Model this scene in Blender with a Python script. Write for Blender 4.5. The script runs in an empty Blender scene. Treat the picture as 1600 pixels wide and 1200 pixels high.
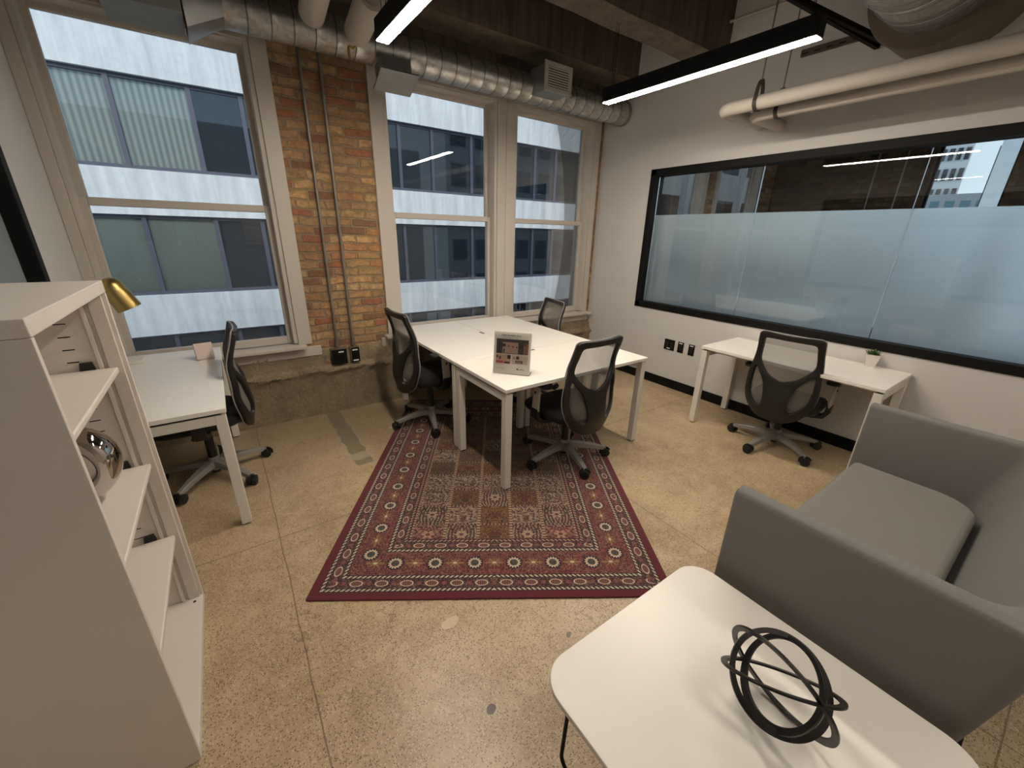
import bpy, bmesh, math, random
from mathutils import Vector, Matrix
from mathutils.geometry import delaunay_2d_cdt
random.seed(7)
SC = bpy.context.scene
COL = SC.collection
PI = math.pi

# ------------------------------------------------------------------ materials
def lin(c):
    return tuple(((v/255)/12.92 if v/255 <= .04045 else ((v/255+.055)/1.055)**2.4) for v in c)

class G:
    """small node-graph builder"""
    def __init__(s, name):
        s.m = bpy.data.materials.new(name); s.m.use_nodes = True
        s.t = s.m.node_tree; s.t.nodes.clear()
        s.out = s.t.nodes.new('ShaderNodeOutputMaterial')
    def n(s, typ, ins=None, **kw):
        nd = s.t.nodes.new(typ)
        for k, v in kw.items(): setattr(nd, k, v)
        for k, v in (ins or {}).items(): s.set(nd.inputs[k], v)
        return nd
    def set(s, sock, v):
        if isinstance(v, bpy.types.NodeSocket): s.t.links.new(v, sock)
        else:
            if hasattr(sock, 'default_value') and sock.type == 'RGBA' and len(v) == 3: v = (*v, 1)
            sock.default_value = v
    def f(s, op, a, b=0.0, c=0.0, clamp=False):
        nd = s.n('ShaderNodeMath', operation=op, use_clamp=clamp)
        s.set(nd.inputs[0], a); s.set(nd.inputs[1], b); s.set(nd.inputs[2], c)
        return nd.outputs[0]
    def mix(s, fac, a, b, bt='MIX'):
        nd = s.n('ShaderNodeMix', data_type='RGBA', blend_type=bt)
        s.set(nd.inputs[0], fac); s.set(nd.inputs[6], a); s.set(nd.inputs[7], b)
        return nd.outputs[2]
    def ramp(s, v, stops, interp='LINEAR'):
        nd = s.n('ShaderNodeValToRGB'); r = nd.color_ramp; r.interpolation = interp
        while len(r.elements) < len(stops): r.elements.new(.5)
        for e, (p, c) in zip(r.elements, stops): e.position = p; e.color = (*c, 1) if len(c) == 3 else c
        s.set(nd.inputs[0], v); return nd.outputs[0]
    def noise(s, vec, scale, detail=3, rough=.5, dist=0):
        nd = s.n('ShaderNodeTexNoise', {'Scale': scale, 'Detail': detail, 'Roughness': rough, 'Distortion': dist})
        if vec is not None: s.set(nd.inputs['Vector'], vec)
        return nd.outputs[0]
    def obj(s): return s.n('ShaderNodeTexCoord').outputs['Object']
    def pos(s): return s.n('ShaderNodeNewGeometry').outputs['Position']
    def sep(s, v):
        nd = s.n('ShaderNodeSeparateXYZ'); s.set(nd.inputs[0], v); return nd.outputs
    def comb(s, x, y, z=0.0):
        nd = s.n('ShaderNodeCombineXYZ'); s.set(nd.inputs[0], x); s.set(nd.inputs[1], y); s.set(nd.inputs[2], z); return nd.outputs[0]
    def bsdf(s, col, rough=.5, metal=0.0, bump=None, bs=.3, bd=.01, **kw):
        p = s.n('ShaderNodeBsdfPrincipled', {'Base Color': col, 'Roughness': rough, 'Metallic': metal})
        for k, v in kw.items(): s.set(p.inputs[k], v)
        if bump is not None:
            b = s.n('ShaderNodeBump', {'Strength': bs, 'Distance': bd, 'Height': bump})
            s.t.links.new(b.outputs[0], p.inputs['Normal'])
        s.t.links.new(p.outputs[0], s.out.inputs[0]); return p

def plain(name, rgb, rough=.5, metal=0.0, var=.06, nscale=9, bump=0, bscale=200, **kw):
    g = G(name); o = g.obj()
    n = g.noise(o, nscale, 3)
    c = lin(rgb); c2 = tuple(v*(1-var*2) for v in c)
    col = g.mix(n, c, c2)
    bm = g.noise(o, bscale, 2) if bump else None
    g.bsdf(col, rough, metal, bm, bump, .003, **kw)
    return g.m

def fabric(name, rgb, scale=900, bump=.4):
    g = G(name); o = g.obj()
    n = g.noise(o, scale, 2); n2 = g.noise(o, 4, 3)
    c = lin(rgb)
    col = g.mix(n, tuple(v*.75 for v in c), tuple(v*1.2 for v in c))
    col = g.mix(g.f('MULTIPLY', n2, .25), col, tuple(v*.7 for v in c))
    g.bsdf(col, .9, 0, n, bump, .002, **{'Sheen Weight': .08, 'Sheen Roughness': .5})
    return g.m

def mat_glass(name, tint=(1, 1, 1), refl=.08, rough=0.0):
    g = G(name)
    fr = g.n('ShaderNodeFresnel', {'IOR': 1.5}).outputs[0]
    tr = g.n('ShaderNodeBsdfTransparent', {'Color': tint}).outputs[0]
    gl = g.n('ShaderNodeBsdfGlossy', {'Color': (1, 1, 1), 'Roughness': rough}).outputs[0]
    fac = g.f('MULTIPLY', fr, refl/.04, clamp=True)
    mx = g.n('ShaderNodeMixShader'); g.set(mx.inputs[0], fac)
    g.t.links.new(tr, mx.inputs[1]); g.t.links.new(gl, mx.inputs[2]); g.t.links.new(mx.outputs[0], g.out.inputs[0])
    return g.m

def mat_frost():
    g = G('frosted_film')
    n = g.noise(g.obj(), 260, 2)
    col = g.mix(n, (.86, .93, .97), (.93, .97, 1))
    rf = g.n('ShaderNodeBsdfRefraction', {'Color': col, 'Roughness': .42, 'IOR': 1.15}).outputs[0]
    tl = g.n('ShaderNodeBsdfTranslucent', {'Color': col}).outputs[0]
    gl = g.n('ShaderNodeBsdfGlossy', {'Color': (.8, .85, .9), 'Roughness': .35}).outputs[0]
    df = g.n('ShaderNodeBsdfDiffuse', {'Color': (.82, .88, .90)}).outputs[0]
    m0 = g.n('ShaderNodeMixShader'); g.set(m0.inputs[0], .28); g.t.links.new(tl, m0.inputs[1]); g.t.links.new(df, m0.inputs[2]); tl = m0.outputs[0]
    m1 = g.n('ShaderNodeMixShader'); g.set(m1.inputs[0], .5); g.t.links.new(rf, m1.inputs[1]); g.t.links.new(tl, m1.inputs[2])
    m2 = g.n('ShaderNodeMixShader'); g.set(m2.inputs[0], .06); g.t.links.new(m1.outputs[0], m2.inputs[1]); g.t.links.new(gl, m2.inputs[2])
    g.t.links.new(m2.outputs[0], g.out.inputs[0])
    return g.m

def mat_emit(name, rgb, s):
    g = G(name); e = g.n('ShaderNodeEmission', {'Color': rgb, 'Strength': s})
    g.t.links.new(e.outputs[0], g.out.inputs[0]); return g.m

def mat_brick(name, tint=1.0):
    g = G(name); p = g.pos()
    nz = g.n('ShaderNodeTexNoise', {'Scale': 7.0, 'Detail': 3, 'Vector': p})
    off = g.n('ShaderNodeVectorMath', operation='SCALE'); sub = g.n('ShaderNodeVectorMath', operation='SUBTRACT')
    g.set(sub.inputs[0], nz.outputs['Color']); sub.inputs[1].default_value = (.5, .5, .5)
    g.set(off.inputs[0], sub.outputs[0]); off.inputs['Scale'].default_value = .05
    ad = g.n('ShaderNodeVectorMath', operation='ADD'); g.set(ad.inputs[0], p); g.set(ad.inputs[1], off.outputs[0])
    x, y, z = g.sep(ad.outputs[0])
    u = g.f('ADD', x, y)
    BW, BH = .213, .0685
    row = g.f('FLOOR', g.f('DIVIDE', z, BH))
    uu = g.f('ADD', g.f('DIVIDE', u, BW), g.f('MULTIPLY', g.f('FLOORED_MODULO', row, 2.0), .5))
    cell = g.f('FLOOR', uu)
    fx = g.f('FRACT', uu); fz = g.f('FRACT', g.f('DIVIDE', z, BH))
    dx = g.f('MULTIPLY', g.f('MINIMUM', fx, g.f('SUBTRACT', 1.0, fx)), BW)
    dz = g.f('MULTIPLY', g.f('MINIMUM', fz, g.f('SUBTRACT', 1.0, fz)), BH)
    d = g.f('MINIMUM', dx, dz)
    rag = g.noise(p, 60, 4, .65)
    dd = g.f('ADD', d, g.f('MULTIPLY', g.f('SUBTRACT', rag, .5), .012))
    msk = g.n('ShaderNodeMapRange', {0: dd, 1: .0055, 2: .011}).outputs[0]
    wn = g.n('ShaderNodeTexWhiteNoise', noise_dimensions='2D'); g.set(wn.inputs['Vector'], g.comb(cell, row))
    base = g.ramp(wn.outputs[0], [(0, lin((186, 150, 106))), (.25, lin((208, 168, 118))), (.45, lin((196, 144, 98))),
                                  (.62, lin((176, 112, 78))), (.78, lin((212, 176, 128))), (.9, lin((140, 100, 76))), (1, lin((112, 86, 70)))], 'CONSTANT')
    sm = g.noise(p, 22, 5, .7)
    base = g.mix(g.ramp(sm, [(.35, (0, 0, 0)), (.7, (.75, .75, .75))]), base, lin((112, 84, 60)))
    sp = g.noise(p, 140, 2)
    base = g.mix(g.ramp(sp, [(.62, (0, 0, 0)), (.7, (.6, .6, .6))]), base, lin((205, 178, 140)))
    mort = g.mix(g.noise(p, 40, 3), lin((176, 152, 120)), lin((124, 104, 84)))
    col = g.mix(msk, mort, base)
    big = g.noise(p, 1.6, 3)
    col = g.mix(g.ramp(big, [(.4, (0, 0, 0)), (.75, (.55, .55, .55))]), col, lin((92, 70, 54)))
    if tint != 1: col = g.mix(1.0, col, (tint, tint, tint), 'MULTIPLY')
    h = g.f('ADD', g.f('MULTIPLY', msk, .7), g.f('MULTIPLY', rag, .5))
    g.bsdf(col, .9, 0, h, .9, .012)
    return g.m

def mat_floor():
    g = G('polished_aggregate_concrete'); p = g.pos(); x, y, z = g.sep(p)
    n1 = g.noise(p, 1.3, 5, .6); n2 = g.noise(p, 7, 5, .65)
    base = g.mix(g.ramp(n1, [(.3, (0, 0, 0)), (.7, (1, 1, 1))]), lin((190, 168, 134)), lin((150, 129, 98)))
    base = g.mix(g.ramp(n2, [(.45, (0, 0, 0)), (.75, (.5, .5, .5))]), base, lin((208, 188, 156)))
    v = g.n('ShaderNodeTexVoronoi', {'Scale': 175.0, 'Vector': p})
    sc = g.sep(v.outputs['Color'])
    spd = g.f('MULTIPLY', g.f('LESS_THAN', v.outputs['Distance'], .42), g.f('GREATER_THAN', sc[0], .56))
    spl = g.f('MULTIPLY', g.f('LESS_THAN', v.outputs['Distance'], .45), g.f('GREATER_THAN', sc[1], .74))
    base = g.mix(g.f('MULTIPLY', spd, .8), base, lin((84, 66, 46)))
    base = g.mix(g.f('MULTIPLY', spl, .65), base, lin((214, 198, 168)))
    # worn grey cement toward the window wall
    wy = g.n('ShaderNodeMapRange', {0: g.f('ADD', y, g.f('MULTIPLY', n2, 1.6)), 1: 3.5, 2: 4.4}).outputs[0]
    base = g.mix(g.f('MULTIPLY', wy, .6), base, g.mix(g.noise(p, 18, 6, .7), lin((162, 144, 118)), lin((126, 114, 94))))
    # cement patch strip
    nn = g.f('MULTIPLY', g.f('SUBTRACT', g.noise(p, 9, 4), .5), .055)
    px = g.f('ADD', x, nn)
    inx = g.f('MULTIPLY', g.f('GREATER_THAN', px, .56), g.f('LESS_THAN', px, .68))
    iny = g.f('MULTIPLY', g.f('GREATER_THAN', y, 2.72), g.f('LESS_THAN', y, 3.85))
    base = g.mix(g.f('MULTIPLY', g.f('MULTIPLY', inx, iny), .75), base, lin((112, 106, 90)))
    def blob(bx, by, rx, ry, c, k):
        ex = g.f('DIVIDE', g.f('SUBTRACT', g.f('ADD', x, nn), bx), rx); ey = g.f('DIVIDE', g.f('SUBTRACT', g.f('SUBTRACT', y, nn), by), ry)
        e = g.f('ADD', g.f('MULTIPLY', ex, ex), g.f('MULTIPLY', ey, ey))
        return g.f('MULTIPLY', g.f('LESS_THAN', e, 1.0), k), c
    for b in ((.62, 2.86, .10, .06, lin((168, 156, 134)), .8), (.55, 1.2, .045, .026, lin((214, 196, 160)), .6), (.51, .81, .022, .014, lin((48, 42, 34)), .9),
              (.95, .86, .018, .012, lin((110, 96, 74)), .9), (.99, 3.2, .04, .02, lin((196, 184, 160)), .8)):
        k, c = blob(*b); base = g.mix(k, base, c)
    # saw-cut joints
    jn = g.f('MULTIPLY', g.f('SUBTRACT', g.noise(p, 3, 2), .5), .02)
    def joint(a, c, w=.0028):
        return g.f('LESS_THAN', g.f('ABSOLUTE', g.f('SUBTRACT', g.f('ADD', a, jn), c)), w)
    j = joint(x, 0.0)
    for a, c in ((x, 1.93), (x, 3.85), (y, 2.2), (y, -.28)): j = g.f('MAXIMUM', j, joint(a, c))
    base = g.mix(g.f('MULTIPLY', j, .6), base, lin((70, 56, 42)))
    # hairline cracks
    wv = g.n('ShaderNodeVectorMath', operation='ADD'); g.set(wv.inputs[0], p)
    ns = g.n('ShaderNodeTexNoise', {'Scale': 3.5, 'Detail': 5, 'Vector': p}); g.set(wv.inputs[1], ns.outputs['Color'])
    vc = g.n('ShaderNodeTexVoronoi', {'Scale': 1.4, 'Vector': wv.outputs[0]}, feature='DISTANCE_TO_EDGE')
    ck = g.f('MULTIPLY', g.f('LESS_THAN', vc.outputs[0], .004), g.f('GREATER_THAN', g.noise(p, .9, 1), .52))
    base = g.mix(g.f('MULTIPLY', ck, .45), base, lin((92, 76, 56)))
    rg = g.f('ADD', .26, g.f('MULTIPLY', g.noise(p, 30, 4), .22))
    h = g.f('SUBTRACT', g.noise(p, 90, 3), g.f('MULTIPLY', g.f('MAXIMUM', j, ck), 1.5))
    g.bsdf(base, rg, 0, h, .12, .004)
    return g.m

def mat_cement(name, a, b, bump=1.0):
    g = G(name); p = g.pos()
    n = g.noise(p, 5, 8, .72); n2 = g.noise(p, 38, 5, .7)
    col = g.mix(g.ramp(n, [(.3, (0, 0, 0)), (.7, (1, 1, 1))]), lin(a), lin(b))
    col = g.mix(g.ramp(n2, [(.55, (0, 0, 0)), (.75, (.7, .7, .7))]), col, tuple(v*1.5 for v in lin(a)))
    col = g.mix(g.ramp(g.noise(p, 16, 6, .8), [(.3, (.7, .7, .7)), (.42, (0, 0, 0))]), col, tuple(v*.4 for v in lin(b)))
    g.bsdf(col, .93, 0, g.f('ADD', n, n2), bump, .02)
    return g.m

def mat_boardform(name):
    g = G(name); p = g.pos(); x, y, z = g.sep(p)
    st = g.noise(g.comb(g.f('MULTIPLY', x, 16), g.f('MULTIPLY', y, 16), g.f('MULTIPLY', z, 1.2)), 1.0, 4, .6)
    col = g.mix(g.ramp(st, [(.3, (0, 0, 0)), (.7, (1, 1, 1))]), lin((70, 60, 54)), lin((104, 91, 80)))
    col = g.mix(g.ramp(g.noise(p, 3, 5), [(.5, (0, 0, 0)), (.7, (.5, .5, .5))]), col, lin((60, 46, 38)))
    g.bsdf(col, .9, 0, st, .4, .01); return g.m

def mat_rug(W, L):
    g = G('woven_persian_rug'); x, y, z = g.sep(g.obj())
    ax, ay = g.f('ABSOLUTE', x), g.f('ABSOLUTE', y)
    sx, sy = g.f('SUBTRACT', W/2, ax), g.f('SUBTRACT', L/2, ay)
    d = g.f('MINIMUM', sx, sy)
    side = g.f('LESS_THAN', sx, sy)
    s = g.f('ADD', g.f('MULTIPLY', side, ay), g.f('MULTIPLY', g.f('SUBTRACT', 1.0, side), ax))
    mar, dk, cr, gold, pink, grn = (.13, .010, .018), (.014, .008, .012), (.68, .55, .40), (.30, .19, .06), (.38, .12, .10), (.12, .12, .08)
    pv = g.comb(s, d)
    pf = g.comb(ax, y)
    def contour(vec, scale, w, dist=0.0):
        return g.f('LESS_THAN', g.f('ABSOLUTE', g.f('SUBTRACT', g.noise(vec, scale, 1.5, .5, dist), .5)), w)
    v1, v2 = contour(pv, 42, .035), contour(pv, 60, .03)
    def rng(a, b): return g.f('MULTIPLY', g.f('GREATER_THAN', d, a), g.f('LESS_THAN', d, b))
    def rep(per, ph=0.0):
        return g.f('MULTIPLY', g.f('SUBTRACT', g.f('FRACT', g.f('ADD', g.f('DIVIDE', s, per), ph)), .5), per)
    def ell(q, c, rx, ry):
        a = g.f('DIVIDE', q, rx); b = g.f('DIVIDE', g.f('SUBTRACT', d, c), ry)
        return g.f('SQRT', g.f('ADD', g.f('MULTIPLY', a, a), g.f('MULTIPLY', b, b)))
    col = g.mix(g.f('MULTIPLY', v1, .15), mar, (.12, .012, .02))
    def guard(a, b, c1=cr):
        nonlocal col
        t = g.f('GREATER_THAN', g.f('SINE', g.f('ADD', g.f('MULTIPLY', s, 2*PI/.024), g.f('MULTIPLY', d, 260))), -.15)
        col = g.mix(rng(a, b), col, g.mix(t, dk, c1))
        col = g.mix(rng(a-.005, a), col, dk); col = g.mix(rng(b, b+.005), col, dk)
    def ovals(a, b, per):
        nonlocal col
        c = (a+b)/2; r = (b-a)/2
        band = g.mix(g.f('MULTIPLY', v2, .8), (.045, .006, .01), (.30, .17, .13))
        q = rep(per); e = ell(q, c, per*.27, r*.62)
        grid = g.f('GREATER_THAN', g.f('SINE', g.f('MULTIPLY', q, 2*PI/.009)), 0.0)
        band = g.mix(g.f('LESS_THAN', e, 1.0), band, cr)
        band = g.mix(g.f('LESS_THAN', e, .78), band, g.mix(grid, (.07, .008, .012), (.30, .14, .10)))
        q2 = rep(per, .5); e2 = ell(q2, c, r*.5, r*.5)
        an = g.f('ARCTAN2', g.f('SUBTRACT', d, c), q2)
        st = g.f('LESS_THAN', e2, g.f('ADD', .6, g.f('MULTIPLY', g.f('COSINE', g.f('MULTIPLY', an, 8.0)), .4)))
        band = g.mix(g.f('MULTIPLY', st, .8), band, pink)
        col = g.mix(rng(a, b), col, band)
    def flowers(a, b, per):
        nonlocal col
        c = (a+b)/2
        band = g.mix(g.f('MULTIPLY', v1, .5), mar, (.36, .15, .11))
        band = g.mix(g.f('MULTIPLY', contour(pv, 75, .018), .6), band, (.42, .30, .2))
        band = g.mix(g.f('MULTIPLY', g.f('GREATER_THAN', g.noise(pv, 70, 1), .64), .9), band, dk)
        q = rep(per); e = ell(q, c, .038, .038); an = g.f('ARCTAN2', g.f('SUBTRACT', d, c), q)
        pet = g.f('ADD', .88, g.f('MULTIPLY', g.f('COSINE', g.f('MULTIPLY', an, 14.0)), .12))
        band = g.mix(g.f('LESS_THAN', e, 1.15), band, dk)
        band = g.mix(g.f('LESS_THAN', e, pet), band, cr)
        inner = g.mix(g.f('GREATER_THAN', g.noise(pv, 190, 1), .5), dk, grn)
        band = g.mix(g.f('LESS_THAN', e, .56), band, inner)
        q2 = rep(per, .5); e2 = ell(q2, c, .052, .03); an2 = g.f('ARCTAN2', g.f('SUBTRACT', d, c), q2)
        st = g.f('LESS_THAN', e2, g.f('ADD', .55, g.f('MULTIPLY', g.f('COSINE', g.f('MULTIPLY', an2, 8.0)), .42)))
        band = g.mix(st, band, gold); band = g.mix(g.f('LESS_THAN', e2, .22), band, cr)
        col = g.mix(rng(a, b), col, band)
    ovals(.062, .122, .122); flowers(.14, .30, .205); ovals(.318, .372, .118)
    guard(.046, .06); guard(.124, .138); guard(.302, .316); guard(.374, .388, (.5, .3, .19))
    # compartment field
    cw = (W-2*.40)/5; ch = .172
    inside = g.f('GREATER_THAN', d, .397)
    cu = g.f('DIVIDE', g.f('ADD', x, W/2-.40), cw); cv = g.f('DIVIDE', y, ch)
    ci, cj = g.f('FLOOR', cu), g.f('FLOOR', cv)
    fu = g.f('SUBTRACT', g.f('FRACT', cu), .5); fv = g.f('SUBTRACT', g.f('FRACT', cv), .5)
    ca = g.f('ABSOLUTE', g.f('SUBTRACT', ci, 2.0))          # 2,1,0,1,2 : mirrored columns
    wn = g.n('ShaderNodeTexWhiteNoise', noise_dimensions='2D'); g.set(wn.inputs['Vector'], g.comb(ca, cj)); h = wn.outputs[0]
    cell = g.ramp(h, [(0, (.03, .012, .02)), (.24, (.12, .014, .022)), (.42, (.24, .15, .045)), (.66, (.09, .04, .025)), (.84, (.17, .12, .045))], 'CONSTANT')
    motif = g.ramp(h, [(0, (.62, .46, .30)), (.24, (.55, .33, .22)), (.42, (.09, .012, .018)), (.66, (.52, .40, .26)), (.84, (.09, .03, .02))], 'CONSTANT')
    afu = g.f('ABSOLUTE', fu)
    mv = g.comb(g.f('MULTIPLY', afu, cw), g.f('MULTIPLY', fv, ch), g.f('MULTIPLY', h, 9.0))
    fl = g.f('MAXIMUM', contour(mv, 62, .045), g.f('MULTIPLY', contour(mv, 110, .06), .6))
    stripes = g.f('GREATER_THAN', g.f('SINE', g.f('MULTIPLY', g.f('ADD', afu, g.f('MULTIPLY', g.f('MULTIPLY', fv, fv), .35)), 62.0)), .1)
    wil = g.f('MULTIPLY', g.f('GREATER_THAN', h, .66), g.f('LESS_THAN', h, .84))
    rr = g.f('SQRT', g.f('ADD', g.f('MULTIPLY', fu, fu), g.f('MULTIPLY', g.f('ADD', fv, .35), g.f('ADD', fv, .35))))
    fans = g.f('GREATER_THAN', g.f('SINE', g.f('ADD', g.f('MULTIPLY', g.f('ARCTAN2', fu, g.f('ADD', fv, .42)), 9.0), g.f('MULTIPLY', rr, 16.0))), .55)
    tree = g.f('LESS_THAN', h, .24)
    pat = g.f('MAXIMUM', g.f('MULTIPLY', fl, g.f('SUBTRACT', 1.0, wil)), g.f('MULTIPLY', stripes, wil))
    pat = g.f('MAXIMUM', pat, g.f('MULTIPLY', fans, tree))
    cell = g.mix(g.f('MULTIPLY', pat, .68), cell, motif)
    cell = g.mix(g.f('GREATER_THAN', g.noise(mv, 95, 1), .57), cell, dk)
    cell = g.mix(g.f('MULTIPLY', g.f('GREATER_THAN', g.noise(mv, 70, 1), .60), .8), cell, mar)
    rc = g.f('SQRT', g.f('ADD', g.f('MULTIPLY', fu, fu), g.f('MULTIPLY', fv, fv)))
    an = g.f('ARCTAN2', fv, fu)
    med = g.f('MULTIPLY', g.f('LESS_THAN', rc, g.f('ADD', .15, g.f('MULTIPLY', g.f('COSINE', g.f('MULTIPLY', an, 6.0)), .05))), g.f('GREATER_THAN', h, .24))
    cell = g.mix(g.f('MULTIPLY', med, .8), cell, g.mix(g.f('LESS_THAN', rc, .07), motif, mar))
    ev = g.f('MULTIPLY', g.f('SUBTRACT', .5, g.f('ABSOLUTE', fu)), cw); eh = g.f('MULTIPLY', g.f('SUBTRACT', .5, g.f('ABSOLUTE', fv)), ch)
    chain = g.f('GREATER_THAN', g.f('SINE', g.f('MULTIPLY', y, 2*PI/.022)), -.4)
    chain2 = g.f('GREATER_THAN', g.f('SINE', g.f('MULTIPLY', x, 2*PI/.022)), -.2)
    cell = g.mix(g.f('LESS_THAN', eh, .006), cell, g.mix(chain2, dk, (.34, .2, .13)))
    cell = g.mix(g.f('LESS_THAN', ev, .009), cell, g.mix(chain, dk, (.5, .31, .19)))
    col = g.mix(inside, col, cell)
    pile = g.noise(g.obj(), 700, 2)
    col = g.mix(g.f('MULTIPLY', pile, .35), col, (0, 0, 0))
    g.bsdf(col, .95, 0, pile, .6, .004, **{'Sheen Weight': .15})
    return g.m

def mat_spiral():
    g = G('galvanised_spiral_duct'); x, y, z = g.sep(g.obj())
    sp = g.n('ShaderNodeTexNoise', {'Scale': 14.0, 'Detail': 4, 'Vector': g.obj()}).outputs[0]
    ce = g.n('ShaderNodeTexVoronoi', {'Scale': 45.0, 'Vector': g.obj()})
    c = g.mix(g.sep(ce.outputs['Color'])[0], lin((176, 176, 174)), lin((204, 204, 202)))
    rib = g.f('LESS_THAN', g.f('ABSOLUTE', g.f('SUBTRACT', g.f('FRACT', g.f('DIVIDE', g.f('ADD', x, .006), .131)), .98)), .035)
    c = g.mix(g.f('MULTIPLY', rib, .7), c, lin((84, 78, 72)))
    g.bsdf(c, g.f('ADD', .28, g.f('MULTIPLY', sp, .12)), .85, sp, .02, .01)
    return g.m

def mat_facade():
    g = G('weathered_white_concrete'); p = g.pos(); x, y, z = g.sep(p)
    st = g.noise(g.comb(g.f('MULTIPLY', x, 3.2), y, g.f('MULTIPLY', z, .35)), 1.0, 6, .65)
    fine = g.noise(p, 5, 6, .7)
    c = g.mix(g.ramp(st, [(.35, (0, 0, 0)), (.75, (1, 1, 1))]), (.78, .79, .78), (.50, .51, .52))
    c = g.mix(g.ramp(fine, [(.5, (0, 0, 0)), (.8, (.5, .5, .5))]), c, (.5, .53, .55))
    g.bsdf(c, .9); return g.m

MW = plain('white_wall_paint', (206, 203, 200), .6, var=.015, bump=.05, bscale=60)
MTRIM = plain('cream_painted_wood_trim', (196, 188, 178), .45, var=.03)
MBRICK = mat_brick('reclaimed_common_brick')
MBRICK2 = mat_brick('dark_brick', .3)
MFLOOR = mat_floor()
MPLINTH = mat_cement('rough_cement_plinth', (164, 146, 120), (124, 108, 84))
MBEAM = mat_cement('rough_concrete_beam_face', (128, 116, 100), (88, 76, 64), .8)
MBOARD = mat_boardform('board_formed_dark_concrete')
MSTONE = plain('pale_outer_masonry', (206, 206, 200), .85, var=.1, nscale=3, bump=.3, bscale=30)
MBLACK = plain('black_powder_coat', (11, 11, 11), .6, var=.2, **{'Specular IOR Level': .25})
MBLKPL = plain('black_plastic', (24, 23, 23), .5, var=.1)
MDARKFR = plain('charcoal_chair_plastic', (31, 28, 27), .45, var=.06)
MRIM = plain('light_grey_plastic_rim', (150, 148, 146), .4)
MSEAT = fabric('black_seat_fabric', (11, 11, 12))
MBASE = plain('silver_grey_painted_metal', (150, 147, 143), .35, .35)
MARM = plain('pale_grey_arm_plastic', (186, 180, 172), .45)
MWHITE = plain('white_laminate', (238, 233, 226), .32, var=.015, nscale=4)
MWEDGE = plain('white_laminate_edge', (226, 220, 210), .4, var=.02)
MWMETAL = plain('white_powder_coat_metal', (222, 217, 209), .42, var=.02)
MSHELF = plain('white_enamel_steel', (220, 212, 204), .4, var=.02)
MSOFA = fabric('grey_wool_upholstery', (120, 118, 115), 700)
MSOFA2 = fabric('grey_wool_seat_upholstery', (126, 123, 118), 700)
MCHROME = plain('chrome', (205, 200, 196), .05, 1.0, var=.02)
MBRASS = plain('brushed_brass', (188, 164, 104), .33, 1.0, var=.06)
MPIPE = plain('white_pipe_insulation', (190, 182, 172), .75, var=.06, nscale=6, bump=.2, bscale=90)
MCOND = plain('galvanised_conduit', (150, 143, 134), .4, .7, var=.1)
MSHEET = plain('galvanised_sheet_metal', (176, 178, 178), .38, .75, var=.14, nscale=12)
MSHEETD = plain('painted_grey_sheet_metal', (150, 154, 154), .55, .3, var=.14, nscale=6)
MSPIRAL = mat_spiral()
MWRAP = fabric('brown_duct_wrap', (104, 92, 80), 60, .5)
MVENT = plain('off_white_register', (186, 182, 174), .5)
MGLASS = mat_glass('clear_window_glass', (.96, .98, .98), .035)
MGLASS2 = mat_glass('interior_partition_glass', (.93, .96, .97), .045)
MFROST = mat_frost()
MLED = mat_emit('warm_led_diffuser', (1.0, .88, .73), 80.0)
MFACADE = mat_facade()
def mat_darkglass():
    g = G('dark_office_glass')
    g.bsdf(lin((30, 38, 46)), .03, 0, **{'Specular IOR Level': .7, 'IOR': 1.7}); return g.m
MFGLASS = mat_darkglass()
MFGLASS2 = mat_glass('clear_office_glass', (.85, .88, .88), .045)
MFFRAME = plain('lavender_grey_aluminium', (90, 92, 106), .45, .2)
def mat_blind():
    g = G('vertical_fabric_blind'); x, y, z = g.sep(g.pos())
    s = g.f('SINE', g.f('MULTIPLY', x, 2*PI/.145))
    c = g.mix(g.f('MULTIPLY', g.f('ADD', s, 1.0), .5), (.50, .53, .51), (.92, .94, .92))
    g.bsdf(c, .9); return g.m
MBLIND = mat_blind()
MSHADE = plain('pale_roller_shade', (188, 194, 186), .9, var=.05)
MDARKROOM = plain('dark_office_interior', (40, 42, 44), .9, var=.3, nscale=2)

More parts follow.
